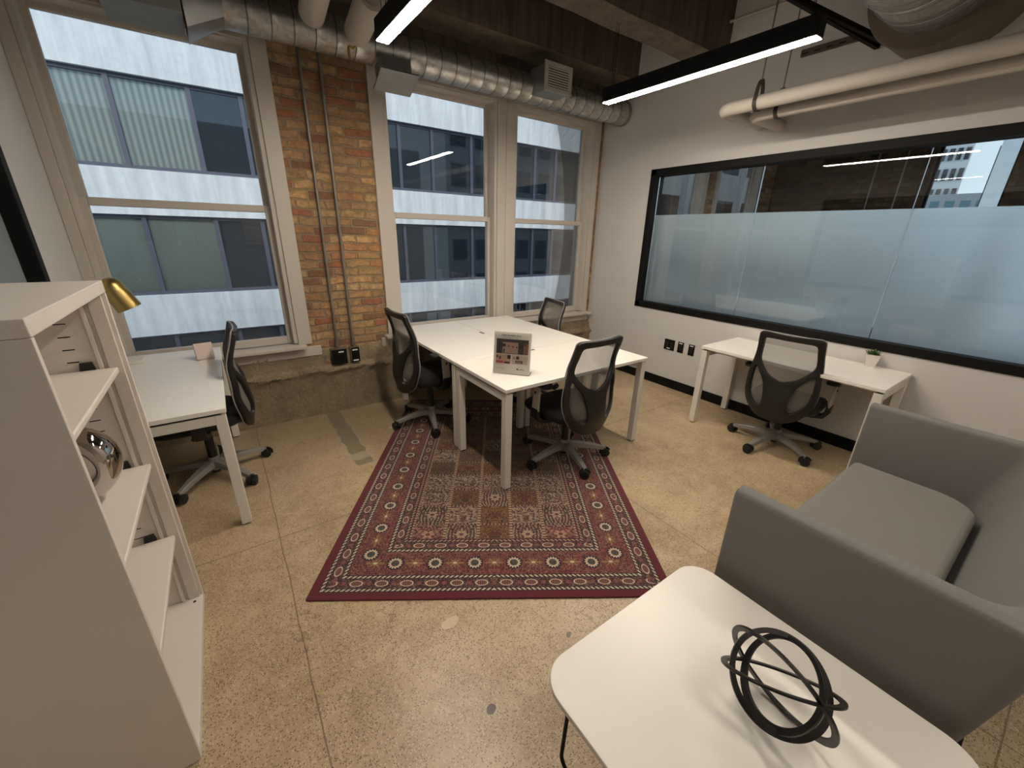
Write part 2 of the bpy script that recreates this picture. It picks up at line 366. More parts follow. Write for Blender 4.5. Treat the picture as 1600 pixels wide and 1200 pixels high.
# ------------------------------------------------------------------ mesh builder
class B:
    def __init__(s): s.v = []; s.f = []; s.mi = []; s.k = 0
    def mat(s, k): s.k = k; return s
    def add(s, vs, fs):
        o = len(s.v); s.v += [tuple(v) for v in vs]
        for f in fs: s.f.append(tuple(i+o for i in f)); s.mi.append(s.k)
        return s
    def box(s, x0, x1, y0, y1, z0, z1, M=None):
        vs = [Vector((x, y, z)) for z in (z0, z1) for y in (y0, y1) for x in (x0, x1)]
        if M is not None: vs = [M @ v for v in vs]
        return s.add(vs, [(0, 2, 3, 1), (4, 5, 7, 6), (0, 1, 5, 4), (2, 6, 7, 3), (0, 4, 6, 2), (1, 3, 7, 5)])
    def sweep(s, pts, sec, closed=False, up=None, scales=None, caps=True):
        """sec: list of (a,b) in the frame (side, normal)"""
        pts = [Vector(p) for p in pts]; n = len(pts); m = len(sec); rows = []; prev = None
        for i, p in enumerate(pts):
            if closed: t = pts[(i+1) % n]-pts[i-1]
            else: t = pts[min(i+1, n-1)]-pts[max(i-1, 0)]
            t.normalize()
            if up is not None:
                u = Vector(up); a = t.cross(u)
                if a.length < 1e-5: a = t.orthogonal()
                a.normalize(); b = a.cross(t)
            else:
                if prev is None: a = t.orthogonal().normalized()
                else:
                    a = prev - t*prev.dot(t); a.normalize()
                prev = a; b = a.cross(t)
            k = scales[i] if scales else 1.0
            if not isinstance(k, tuple): k = (k, k)
            rows.append([p+a*(x*k[0])+b*(y*k[1]) for x, y in sec])
        vs = [v for r in rows for v in r]; fs = []
        for i in range(n if closed else n-1):
            j = (i+1) % n
            for q in range(m):
                r = (q+1) % m
                fs.append((i*m+q, i*m+r, j*m+r, j*m+q))
        if not closed and caps:
            fs.append(tuple(range(m))[::-1]); fs.append(tuple((n-1)*m+q for q in range(m)))
        return s.add(vs, fs)
    def tube(s, pts, r, n=12, closed=False, scales=None, caps=True):
        return s.sweep(pts, [(r*math.cos(2*PI*i/n), r*math.sin(2*PI*i/n)) for i in range(n)], closed, None, scales, caps)
    def cyl(s, p0, p1, r0, r1=None, n=20):
        r1 = r0 if r1 is None else r1
        return s.tube([p0, p1], 1.0, n, False, [r0, r1])
    def lathe(s, prof, n=24, M=None, cap=True):
        rows = []
        for r, z in prof:
            for i in range(n):
                v = Vector((r*math.cos(2*PI*i/n), r*math.sin(2*PI*i/n), z)); rows.append(M @ v if M is not None else v)
        fs = []
        for j in range(len(prof)-1):
            for i in range(n):
                k = (i+1) % n; fs.append((j*n+i, j*n+k, (j+1)*n+k, (j+1)*n+i))
        if cap:
            if prof[0][0] > 1e-6: fs.append(tuple(range(n))[::-1])
            if prof[-1][0] > 1e-6: fs.append(tuple((len(prof)-1)*n+i for i in range(n)))
        return s.add(rows, fs)
    def prism(s, poly, z0, z1, M=None):
        n = len(poly)
        vs = [Vector((x, y, z)) for z in (z0, z1) for x, y in poly]
        if M is not None: vs = [M @ v for v in vs]
        return s.add(vs, [tuple(range(n))[::-1], tuple(range(n, 2*n))]+[(i, (i+1) % n, n+(i+1) % n, n+i) for i in range(n)])
    def build(s, name, mats, parent=None, loc=(0, 0, 0), rz=0, bevel=0, seg=2, smooth=True, ang=35, **props):
        me = bpy.data.meshes.new(name); me.from_pydata(s.v, [], s.f)
        for m in (mats if isinstance(mats, (list, tuple)) else [mats]): me.materials.append(m)
        me.polygons.foreach_set('material_index', s.mi)
        bm = bmesh.new(); bm.from_mesh(me); bmesh.ops.recalc_face_normals(bm, faces=bm.faces); bm.to_mesh(me); bm.free()
        if smooth:
            me.shade_smooth(); me.set_sharp_from_angle(angle=math.radians(ang))
        o = bpy.data.objects.new(name, me); COL.objects.link(o); o.parent = parent; o.location = loc; o.rotation_euler = (0, 0, rz)
        if bevel:
            md = o.modifiers.new('bevel', 'BEVEL'); md.width = bevel; md.segments = seg; md.limit_method = 'ANGLE'; md.angle_limit = math.radians(40)
        for k, v in props.items(): o[k] = v
        return o

def thing(name, label, cat, loc=(0, 0, 0), rz=0, group=None, kind=None):
    o = bpy.data.objects.new(name, None); COL.objects.link(o); o.location = loc; o.rotation_euler = (0, 0, rz); o.empty_display_size = .1
    o['label'] = label; o['category'] = cat
    if group: o['group'] = group
    if kind: o['kind'] = kind
    return o
def tag(o, label, cat, group=None, kind=None):
    o['label'] = label; o['category'] = cat
    if group: o['group'] = group
    if kind: o['kind'] = kind
    return o
def struct(o): o['kind'] = 'structure'; return o
CHILD = {}
def kids(o): return [c for c in bpy.data.objects if c.parent == o]
def copy_tree(o, parent=None):
    c = o.copy(); COL.objects.link(c); c.parent = parent
    for ch in kids(o): copy_tree(ch, c)
    return c
def place(proto, first, loc, rz, label):
    o = proto if first else copy_tree(proto)
    o.location = loc; o.rotation_euler = (0, 0, rz); o['label'] = label
    return o

def catmull(P, n, closed=True):
    P = [Vector(p) for p in P]; out = []; N = len(P)
    for i in range(N if closed else N-1):
        g = (lambda k: P[k % N]) if closed else (lambda k: P[max(0, min(N-1, k))])
        a, b, c, d = g(i-1), g(i), g(i+1), g(i+2)
        for k in range(n):
            t = k/n
            out.append(.5*((2*b)+(c-a)*t+(2*a-5*b+4*c-d)*t*t+(3*b-a-3*c+d)*t**3))
    if not closed: out.append(P[-1])
    return out
def rrect(x0, x1, y0, y1, r, n=6):
    out = []
    for cx, cy, a in ((x1-r, y1-r, 0), (x0+r, y1-r, 90), (x0+r, y0+r, 180), (x1-r, y0+r, 270)):
        for k in range(n+1):
            t = math.radians(a+90*k/n); out.append((cx+r*math.cos(t), cy+r*math.sin(t)))
    return out
def sheet(outer, holes, mapf, step=.02):
    """triangulated region with holes, mapped through mapf(u,v) to 3-D"""
    vs = []; es = []
    for lp in [outer]+holes:
        o = len(vs); vs += [Vector(p[:2]) for p in lp]; es += [(o+i, o+(i+1) % len(lp)) for i in range(len(lp))]
    us = [p[0] for p in outer]; ws = [p[1] for p in outer]
    def inside(p, lp):
        c = False; n = len(lp)
        for i in range(n):
            a, b = lp[i], lp[(i+1) % n]
            if (a[1] > p[1]) != (b[1] > p[1]) and p[0] < (b[0]-a[0])*(p[1]-a[1])/(b[1]-a[1])+a[0]: c = not c
        return c
    def far(p):
        return all(min((Vector(q[:2])-Vector(p)).length for q in lp) > step*.45 for lp in [outer]+holes)
    u = min(us)
    while u < max(us):
        w = min(ws)
        while w < max(ws):
            p = (u, w)
            if inside(p, outer) and not any(inside(p, h) for h in holes) and far(p): vs.append(Vector(p))
            w += step
        u += step
    r = delaunay_2d_cdt(vs, es, [], 0, 1e-6); fc = []
    for f in r[2]:
        c = (sum(r[0][i].x for i in f)/len(f), sum(r[0][i].y for i in f)/len(f))
        if inside(c, outer) and not any(inside(c, h) for h in holes): fc.append(tuple(f))
    return [mapf(v.x, v.y) for v in r[0]], fc

# ------------------------------------------------------------------ camera, world, sun
cd = bpy.data.cameras.new('camera'); cam = bpy.data.objects.new('camera', cd); COL.objects.link(cam)
R = Matrix(((0.819505, 0.183208, -0.542997), (-0.572633, 0.298876, -0.76339), (0.02243, 0.936541, 0.349841)))
M4 = R.to_4x4(); M4.translation = Vector((0, 0, 1.62)); cam.matrix_world = M4
cd.sensor_width = 36; cd.lens = 627.57/1600*36; cd.clip_start = .02; cd.clip_end = 400
SC.camera = cam
SC.view_settings.view_transform = 'Standard'; SC.view_settings.look = 'None'; SC.view_settings.exposure = .55; SC.view_settings.gamma = 1
w = bpy.data.worlds.new('sky'); SC.world = w; w.use_nodes = True; nt = w.node_tree; nt.nodes.clear()
wo = nt.nodes.new('ShaderNodeOutputWorld'); bg = nt.nodes.new('ShaderNodeBackground'); tc = nt.nodes.new('ShaderNodeTexCoord')
sx = nt.nodes.new('ShaderNodeSeparateXYZ'); rp = nt.nodes.new('ShaderNodeValToRGB')
nt.links.new(tc.outputs['Generated'], sx.inputs[0]); nt.links.new(sx.outputs[2], rp.inputs[0])
rp.color_ramp.elements[0].color = (.52, .73, .90, 1); rp.color_ramp.elements[1].color = (.40, .60, .92, 1); rp.color_ramp.elements[1].position = .6
nt.links.new(rp.outputs[0], bg.inputs[0]); bg.inputs[1].default_value = .85; nt.links.new(bg.outputs[0], wo.inputs[0])
sl = bpy.data.lights.new('sun', 'SUN'); sl.energy = 1.75; sl.angle = math.radians(40); sl.color = (1, .95, .88)
so = bpy.data.objects.new('sun', sl); COL.objects.link(so)
so.rotation_euler = Vector((.25, 1.0, -.8)).to_track_quat('-Z', 'Y').to_euler(); so.location = (0, -5, 20)

# ------------------------------------------------------------------ shell
X0, X1, Y0, Y1, ZC = -3.2, 8.4, -1.7, 3.88, 3.62
XR, XL = 4.0, -.76
struct(B().box(X0-.2, X1+.2, Y0-.2, 4.1, -.2, 0).build('floor', MFLOOR, smooth=False))
struct(B().box(X0-.2, X1+.2, Y0-.2, 4.3, ZC, ZC+.25).build('ceiling', MBOARD, smooth=False))
OPEN = [(-2.9, -1.6), (-.70, .475), (1.31, 2.525), (2.70, 3.97), (4.6, 6.35), (6.55, 8.0)]
ZB, ZT = .62, 2.86
OPEN2 = [(-3.0, -1.5), (-.80, .50), (1.36, 4.14), (4.55, 8.9)]
def wallgrid(b, y0, y1, z0, z1, x0, x1, ins, OP=None, ZB=ZB, ZT=ZT):
    OP = OP or OPEN
    b.box(x0, x1, y0, y1, z0, ZB); b.box(x0, x1, y0, y1, ZT, z1)
    xs = [x0]+[v for o in OP for v in o]+[x1]
    for i in range(0, len(xs), 2): b.box(xs[i], xs[i+1], y0, y1, ZB, ZT)
    return b
struct(wallgrid(B(), Y1, 4.1, 0, ZC, X0, X1, 0).build('wall_back', MBRICK, smooth=False))
b = wallgrid(B(), 4.1, 4.42, -9, 6.5, X0-6, 12, 0, OPEN2, .58, 2.96)
struct(b.build('wall_outside', MSTONE, smooth=False))
# rough cement plinth with a ragged top ledge
random.seed(3)
b = B(); nx, nz = 150, 16
prof = [(3.80, 0), (3.805, .05), (3.815, .12), (3.815, .2), (3.815, .28), (3.81, .36), (3.80, .39), (3.785, .405), (3.79, .425), (3.81, .44), (3.84, .45), (3.845, .47), (3.85, .53), (3.865, .575), (3.879, .59)]
vs = []
for i in range(nx+1):
    x = XL+(XR-XL)*i/nx
    e1 = random.uniform(-1, 1)
    for j, (y, z) in enumerate(prof):
        a = .008 if j < 5 else .016
        k = 0 if j in (0, len(prof)-1) else 1
        vs.append((x, y+k*(random.uniform(-a, a)+(e1*.007 if 5 < j < 10 else 0)), z+k*random.uniform(-.004, .004)))
m = len(prof)
fs = [(i*m+j, (i+1)*m+j, (i+1)*m+j+1, i*m+j+1) for i in range(nx) for j in range(m-1)]
b.add(vs, fs); struct(b.build('trim_1', MPLINTH, ang=60))
# right wall with the long black-framed opening
FY0, FY1, FZ0, FZ1 = -.72, 3.12, .85, 2.30
def side_wall(name, xa, xb, fy0, fy1):
    b = B(); b.box(xa, xb, Y0, Y1, 0, FZ0).box(xa, xb, Y0, Y1, FZ1, ZC).box(xa, xb, fy1, Y1, FZ0, FZ1).box(xa, xb, Y0, fy0, FZ0, FZ1)
    return struct(b.build(name, MW, smooth=False))
side_wall('wall_right', XR, XR+.13, FY0, FY1)
side_wall('wall_left', XL-.13, XL, -.5, 3.20)
struct(B().box(X0-.2, X1+.2, Y0-.2, Y0, 0, ZC).build('wall_front', MW, smooth=False))
struct(B().box(X0-.2, X0, Y0, Y1+.22, 0, ZC).build('wall_outer', MW, smooth=False))
WY0, WY1 = 1.05, 1.82
b = B(); b.box(X1, X1+.3, Y0, -1.55, 0, ZC).box(X1, X1+.3, .8, WY0, 0, ZC).box(X1, X1+.3, -1.55, .8, 0, .3).box(X1, X1+.3, -1.55, .8, 3.25, ZC).box(X1, X1+.3, WY1, Y1+.22, 0, ZC).box(X1, X1+.3, WY0, WY1, 0, .8).box(X1, X1+.3, WY0, WY1, 3.0, ZC)
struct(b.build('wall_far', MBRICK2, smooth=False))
struct(B().box(XR-.014, XR, Y0, 3.79, 0, .1).build('baseboard_right', MBLACK, bevel=.003))
struct(B().box(XL, XL+.012, Y0, 3.79, 0, .1).build('baseboard_left', MBLACK, bevel=.003))
struct(B().box(XL, XR, Y0, Y0+.012, 0, .1).build('baseboard_front', MBLACK, bevel=.003))
def partition(name, xc, fy0, fy1, joints, yspan=None):
    r = bpy.data.objects.new(name, None); COL.objects.link(r); r['kind'] = 'structure'; r.location = (xc, (fy0+fy1)/2, FZ0)
    L = Matrix.Translation(-Vector(r.location))
    b = B(); h = .075; t = .065
    for q in ((fy0, fy1, FZ0, FZ0+t), (fy0, fy1, FZ1-t, FZ1), (fy0, fy0+t, FZ0, FZ1), (fy1-t, fy1, FZ0, FZ1)):
        b.box(xc-h, xc+h, *q, M=L)
    b.build('window_frame', MBLACK, r, bevel=.003)
    ys = [fy0+t]+joints+[fy1-t]
    for i in range(len(ys)-1):
        a, c = ys[i]+.0015, ys[i+1]-.0015
        B().box(xc-.005, xc+.005, a, c, FZ0+t, FZ1-t, M=L).build('pane', MGLASS2, r, smooth=False)
        B().box(xc+.0052, xc+.0066, a+.002, c-.002, FZ0+t+.002, 1.85, M=L).build('frosted_film', MFROST, r, smooth=False)
    return r
partition('window_4', XR+.065, FY0, FY1, [-.16, .91, 1.98])
partition('window_5', XL-.065, -.5, 3.20, [.7, 1.9])

# exposed structure above
b = B()
def jit_beam(x0, x1, y0, y1, z0, z1):
    n = 60; rows = []
    b = B()
    random.seed(int(y0*100))
    for i in range(n+1):
        x = x0+(x1-x0)*i/n; q = lambda a: random.uniform(-a, a)
        rows.append([(x, y0, z1), (x, y0+q(.003), z0+.05), (x, y0+.006+q(.006), z0+.006+q(.006)), (x, y0+.03, z0+q(.004)), (x, y1-.03, z0+q(.004)), (x, y1-.006+q(.006), z0+.006+q(.006)), (x, y1, z0+.05), (x, y1, z1)])
    vs = [v for r in rows for v in r]
    for i in range(n):
        for j in range(7):
            b.k = 1 if j in (2, 3, 4) else 0
            b.add([vs[i*8+j], vs[i*8+j+1], vs[(i+1)*8+j+1], vs[(i+1)*8+j]], [(0, 1, 2, 3)])
    return b
struct(jit_beam(X0, X1, 2.47, 2.74, 3.10, ZC).build('trim_2', [MBOARD, MBEAM], ang=60))
struct(jit_beam(X0, X1, 3.45, 3.80, 3.17, ZC).build('trim_3', [MBOARD, MBEAM], ang=60))
struct(jit_beam(X0, X1, .2, .5, 3.10, ZC).build('trim_4', [MBOARD, MBEAM], ang=60))
struct(B().box(X0, X1, 3.80, 3.88, 3.0, ZC).build('trim_5', MBOARD, smooth=False))

# ------------------------------------------------------------------ sash windows
def sash_window(name, gx0, gx1, cl, cr, mull=False):
    """glass opening gx0..gx1; cl/cr outer edges of the casing boards"""
    r = bpy.data.objects.new(name, None); COL.objects.link(r); r['kind'] = 'structure'; r.location = ((gx0+gx1)/2, 3.9, .68)
    L = Matrix.Translation(-Vector(r.location)); s = .048
    b = B()
    b.box(cl, gx0-s-.02, 3.862, 3.90, .665, 2.92, M=L).box(gx1+s+.02, cr, 3.862, 3.90, .665, 2.92, M=L).box(gx0-s-.02, gx1+s+.02, 3.862, 3.90, 2.83, 2.92, M=L)
    b.box(gx0-s-.02, gx0-s+.012, 3.872, 4.06, .68, 2.83, M=L).box(gx1+s-.012, gx1+s+.02, 3.872, 4.06, .68, 2.83, M=L).box(gx0-s, gx1+s, 3.872, 4.06, 2.815, 2.845, M=L)
    b.box(gx0-s-.03, gx1+s+.03, 3.90, 4.10, .62, .665, M=L)
    b.build('window_frame', MTRIM, r, bevel=.004)
    for nm, y, z0, z1 in (('upper_sash', 3.99, 1.735, 2.83), ('lower_sash', 3.945, .672, 1.785)):
        t0 = .045 if nm[0] == 'u' else .062; t1 = .05 if nm[0] == 'u' else .05
        b = B(); b.box(gx0-s, gx0, y, y+.04, z0, z1, M=L).box(gx1, gx1+s, y, y+.04, z0, z1, M=L).box(gx0, gx1, y, y+.04, z0, z0+t0, M=L).box(gx0, gx1, y, y+.04, z1-t1, z1, M=L)
        o = b.build(nm, MTRIM, r, bevel=.005)
        B().box(gx0-.005, gx1+.005, y+.018, y+.022, z0+t0-.005, z1-t1+.005, M=L).build('pane', MGLASS, o, smooth=False)
    return r
sash_window('window_1', -.63, .375, -.7598, .553)
sash_window('window_2', 1.43, 2.435, 1.245, 2.605)
sash_window('window_3', 2.785, 3.79, 2.607, 3.945)
for i, (a, c) in enumerate(((4.75, 6.2), (6.7, 7.85), (-2.85, -1.65))):
    sash_window('window_%d' % (6+i), a, c, a-.12, c+.12)
def sill(name, x0, x1, a0, a1):
    b = B(); b.box(x0, x1, 3.775, 3.905, .642, .668); b.box(a0, a1, 3.852, 3.88, .555, .64)
    struct(b.build(name, MTRIM, bevel=.004))
sill('trim_6', XL+.002, .50, XL+.002, .62)
sill('trim_7', 1.20, 3.96, 1.17, 3.97)
r = bpy.data.objects.new('window_9', None); COL.objects.link(r); r['kind'] = 'structure'; r.location = (X1+.15, (WY0+WY1)/2, .8)
L = Matrix.Translation(-Vector(r.location)); b = B()
for q in ((WY0, WY1, .8, .86), (WY0, WY1, 2.94, 3.0), (WY0, WY0+.03, .8, 3.0), (WY1-.03, WY1, .8, 3.0)): b.box(X1+.12, X1+.18, *q, M=L)
b.build('window_frame', MBLACK, r); B().box(X1+.15, X1+.155, WY0+.03, WY1-.03, .86, 2.94, M=L).build('pane', MGLASS, r, smooth=False)

# ------------------------------------------------------------------ neighbouring room (seen through the partition)
t = thing('credenza', 'long low credenza with white top in the adjacent room, seen blurred through the frosted glass', 'cabinet', (5.45, 2.6, 0))
B().box(-.25, .25, -1.1, 1.1, .88, .92).build('worktop', MWHITE, t, bevel=.004)
B().box(-.2, .24, -1.0, .95, 0, .88).build('body', MBLKPL, t, bevel=.004)
def conduit(x0, pts, r=.011): return B().tube(pts, r, 10)

# ------------------------------------------------------------------ street outside
FXE = 18.32; FYY = 16.0; K = 1.6
def ez(z): return 1.62+(z-1.62)*K
fac = thing('office_building', 'white concrete office block with long dark ribbon windows across the street', 'building', (6, FYY, -9))
L = Matrix.Translation(Vector((-6, -FYY, 9)))
heads = [8.15, 6.03, 3.91, 1.79, -.35, -2.47]; sills = [6.76, 4.64, 2.52, .40, -1.72, -3.84]
b = B(); edges = [(12.0, None)]
zprev = ez(12)
for h, sl_ in zip(heads, sills):
    b.box(-30, FXE, FYY, FYY+.5, ez(h), zprev, M=L); zprev = ez(sl_)
b.box(-30, FXE, FYY, FYY+.5, -9, zprev, M=L)
b.build('facade_wall', MFACADE, fac, smooth=False)
mx = [-6.7, -5.65, -4.85, -3.8, -3.0, -1.95, -.95, .10, .87, 1.93, 2.75, 3.86, 4.67, 5.74, 6.5, 7.79, 8.55, 9.6, 10.4, 11.45]
for fi, (h, sl_) in enumerate(zip(heads, sills)):
    if fi in (0, 5): 
        B().box(-30, FXE, FYY+.32, FYY+.34, ez(sl_), ez(h), M=L).build('window_strip', MFGLASS, fac, smooth=False); continue
    for i in range(len(mx)-1):
        x0, x1 = mx[i]*K, mx[i+1]*K; z0, z1 = ez(sl_), ez(h); f = .055; Y = FYY+.12
        b = B(); b.box(x0-f, x0+f, Y, Y+.14, z0, z1, M=L).box(x0+f, x1-f, Y+.02, Y+.12, z0, z0+.1, M=L).box(x0+f, x1-f, Y+.02, Y+.12, z1-.09, z1, M=L)
        wf = b.build('window_unit', MFFRAME, fac, smooth=False)
        shade = fi in (2, 3) and mx[i] in (-1.95, -.95) or (mx[i] == 11.45)
        if fi in (2, 3) and mx[i] in (-3.0, -1.95, -.95, .10):
            cl = mx[i] != .10
            B().box(x0+f, x1-f, Y+.06, Y+.07, z0+.1, z1-.09, M=L).build('pane', MFGLASS2 if cl else MFGLASS, wf, smooth=False)
            if cl: B().box(x0+f, x1-f, Y+.12, Y+.13, z0+.1, z1-.09, M=L).build('blind', MBLIND if fi == 2 else MSHADE, wf, smooth=False)
        else:
            B().box(x0+f, x1-f, Y+.06, Y+.07, z0+.1, z1-.09, M=L).build('pane', MFGLASS, wf, smooth=False)
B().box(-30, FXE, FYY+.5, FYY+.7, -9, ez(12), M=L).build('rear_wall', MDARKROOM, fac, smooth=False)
struct(B().box(-40, 60, 4.42, 15.9, -9.2, -9).build('ground', plain('street_asphalt', (96, 96, 98), .9), smooth=False))
def tower(name, label, x0, x1, y0, y1, z0, z1, nx, nz, wallm, glassm, faces='yx'):
    t = thing(name, label, 'building', ((x0+x1)/2, (y0+y1)/2, z0)); L = Matrix.Translation(-Vector(t.location))
    B().box(x0, x1, y0, y1, z0, z1, M=L).build('wall', wallm, t, smooth=False)
    hh = (z1-z0)/nz; b = B()
    n = 0
    for k in range(nz):
        for j in range(nx):
            if 'x' in faces:
                w_ = (y1-y0)/nx; a = y0+w_*(j+.2); b.box(x0-.08, x0-.02, a, a+w_*.62, z0+hh*(k+.22), z0+hh*(k+.80), M=L)
            if 'y' in faces:
                w_ = (x1-x0)/nx; a = x0+w_*(j+.2); b.box(a, a+w_*.6, y1+.02, y1+.08, z0+hh*(k+.22), z0+hh*(k+.80), M=L)
                if 'f' in faces: pass
    if 'f' in faces:
        w_ = (x1-x0)/nx
        for k in range(nz):
            for j in range(nx):
                a = x0+w_*(j+.18); b.box(a, a+w_*.6, y0-.06, y0-.01, z0+hh*(k+.25), z0+hh*(k+.75), M=L)
    o = b.build('window_grid', glassm, t, smooth=False); o['kind'] = 'stuff'
    return t
# more of the street
MTOWER = plain('white_tower_cladding', (226, 226, 222), .8)
MTEAL = plain('pale_teal_curtain_glass', (120, 176, 186), .2)
tower('white_tower', 'tall white tower with a grid of small windows, beyond the next room', 62, 80, 10.9, 20, -20, 60, 16, 44, MTOWER, MFGLASS, 'x')
tower('glass_building', 'low pale teal glazed building below the sky, seen through the next room', 40, 56, 4, 14, -20, 4.7, 14, 12, MTOWER, MTEAL, 'x')
tower('punched_window_building', 'white building with square dark windows next to the ribbon-window block, seen through the adjacent room', 19, 58, 17, 26, -9, 26, 12, 10, MFACADE, MFGLASS, 'f')
tower('stone_building', 'pale stone block farther along the street with dark square windows', 15, 52, -16, 2.2, -9, 15, 18, 9, MTOWER, MFGLASS, 'y')

# ------------------------------------------------------------------ rug
RW, RL = 1.75, 2.41
ra = math.atan2(-.545, .839); rc = Vector((.04, 1.67))+Vector((.839, -.545))*RW/2+Vector((.545, .839))*RL/2
b = B(); b.prism(rrect(-RW/2, RW/2, -RL/2, RL/2, .006, 2), 0, .008)
tag(b.build('rug', mat_rug(RW, RL), loc=(rc.x, rc.y, .0005), rz=ra, bevel=.002), 'dark red patterned persian rug with cream floral borders lying under the long white table', 'rug')

RZ = .0088
def on_rug(x, y):
    d = Vector((x, y))-rc; u = d.x*math.cos(ra)+d.y*math.sin(ra); v = -d.x*math.sin(ra)+d.y*math.cos(ra)
    return abs(u) < RW/2+.03 and abs(v) < RL/2+.03
# ------------------------------------------------------------------ desks
def desk(label, x0, x1, y0, y1, axis, ins0=.0, ins1=.0, grommet=None, group=None):
    """axis: 'x' or 'y' = direction joining the two end frames"""
    cx, cy = (x0+x1)/2, (y0+y1)/2; t = thing('desk', label, 'desk', (cx, cy, 0), group=group)
    L = Matrix.Translation((-cx, -cy, 0)); H = .735; T = .025; lg = .05; zt = H-T-.012
    b = B(); b.k = 0; b.box(x0, x1, y0, y1, H-T, H, M=L)
    b.build('tabletop', [MWHITE], t, bevel=.0025)
    e = .006
    ends = [(x0+e+ins0, x0+e+ins0+lg), (x1-e-ins1-lg, x1-e-ins1)] if axis == 'x' else [(y0+e+ins0, y0+e+ins0+lg), (y1-e-ins1-lg, y1-e-ins1)]
    o0, o1 = (y0+e, y1-e) if axis == 'x' else (x0+e, x1-e)
    for a, c in ends:
        for p, q in ((o0, o0+lg), (o1-lg, o1)):
            bb = B(); qq = (a, c, p, q) if axis == 'x' else (p, q, a, c)
            gz = RZ if on_rug((qq[0]+qq[1])/2, (qq[2]+qq[3])/2) else 0
            bb.box(*qq, gz+.008, zt, M=L)
            o = bb.build('leg', MWMETAL, t, bevel=.003)
            xm, ym = (qq[0]+qq[1])/2, (qq[2]+qq[3])/2
            B().cyl(L @ Vector((xm, ym, gz)), L @ Vector((xm, ym, gz+.01)), .019, n=12).build('foot', MBLKPL, o)
        bb = B(); qq = (a, c, o0+lg, o1-lg) if axis == 'x' else (o0+lg, o1-lg, a, c)
        bb.box(*qq, zt-lg, zt, M=L); bb.build('frame_bar', MWMETAL, t, bevel=.002)
        bb = B(); qq = (a+.01, c-.01, o0+.02, o1-.02) if axis == 'x' else (o0+.02, o1-.02, a+.01, c-.01)
        bb.box(*qq, zt, H-T, M=L); bb.build('spacer', MBLACK, t)
    for w_ in (.25, .75):
        m_ = o0+(o1-o0)*w_; a, c = ends[0][1], ends[1][0]
        qq = (a, c, m_-.02, m_+.02) if axis == 'x' else (m_-.02, m_+.02, a, c)
        B().box(*qq, zt-.035, zt, M=L).build('rail', MWMETAL, t, bevel=.002)
    if grommet:
        gx, gy, ga = grommet
        Mg = L @ Matrix.Translation((gx, gy, 0)) @ Matrix.Rotation(ga, 4, 'Z')
        B().box(-.04, .04, -.011, .011, H-.002, H+.0012, M=Mg).build('cable_slot', MBLKPL, t)
    return t
desk('white desk of the table cluster nearest the camera, the flyer standing on it', 1.28, 2.63, 1.86, 2.535, 'x', grommet=(1.955, 2.50, 0))
desk('white workstation desk of the cluster on the brick pier side, against the middle window', 1.28, 1.954, 2.54, 3.83, 'y', ins1=.08, grommet=(1.925, 3.22, PI/2))
desk('white workstation desk of the cluster nearer the long black-framed glass, against the windows', 1.957, 2.63, 2.54, 3.83, 'y', ins1=.08)
desk('white desk under the leftmost window, partly hidden behind the bookcase', XL+.03, -.11, 2.42, 3.83, 'y', ins1=.08)
desk('white desk against the right wall below the frosted glass, a plant pot on it', 3.36, 3.985, .58, 1.85, 'y')

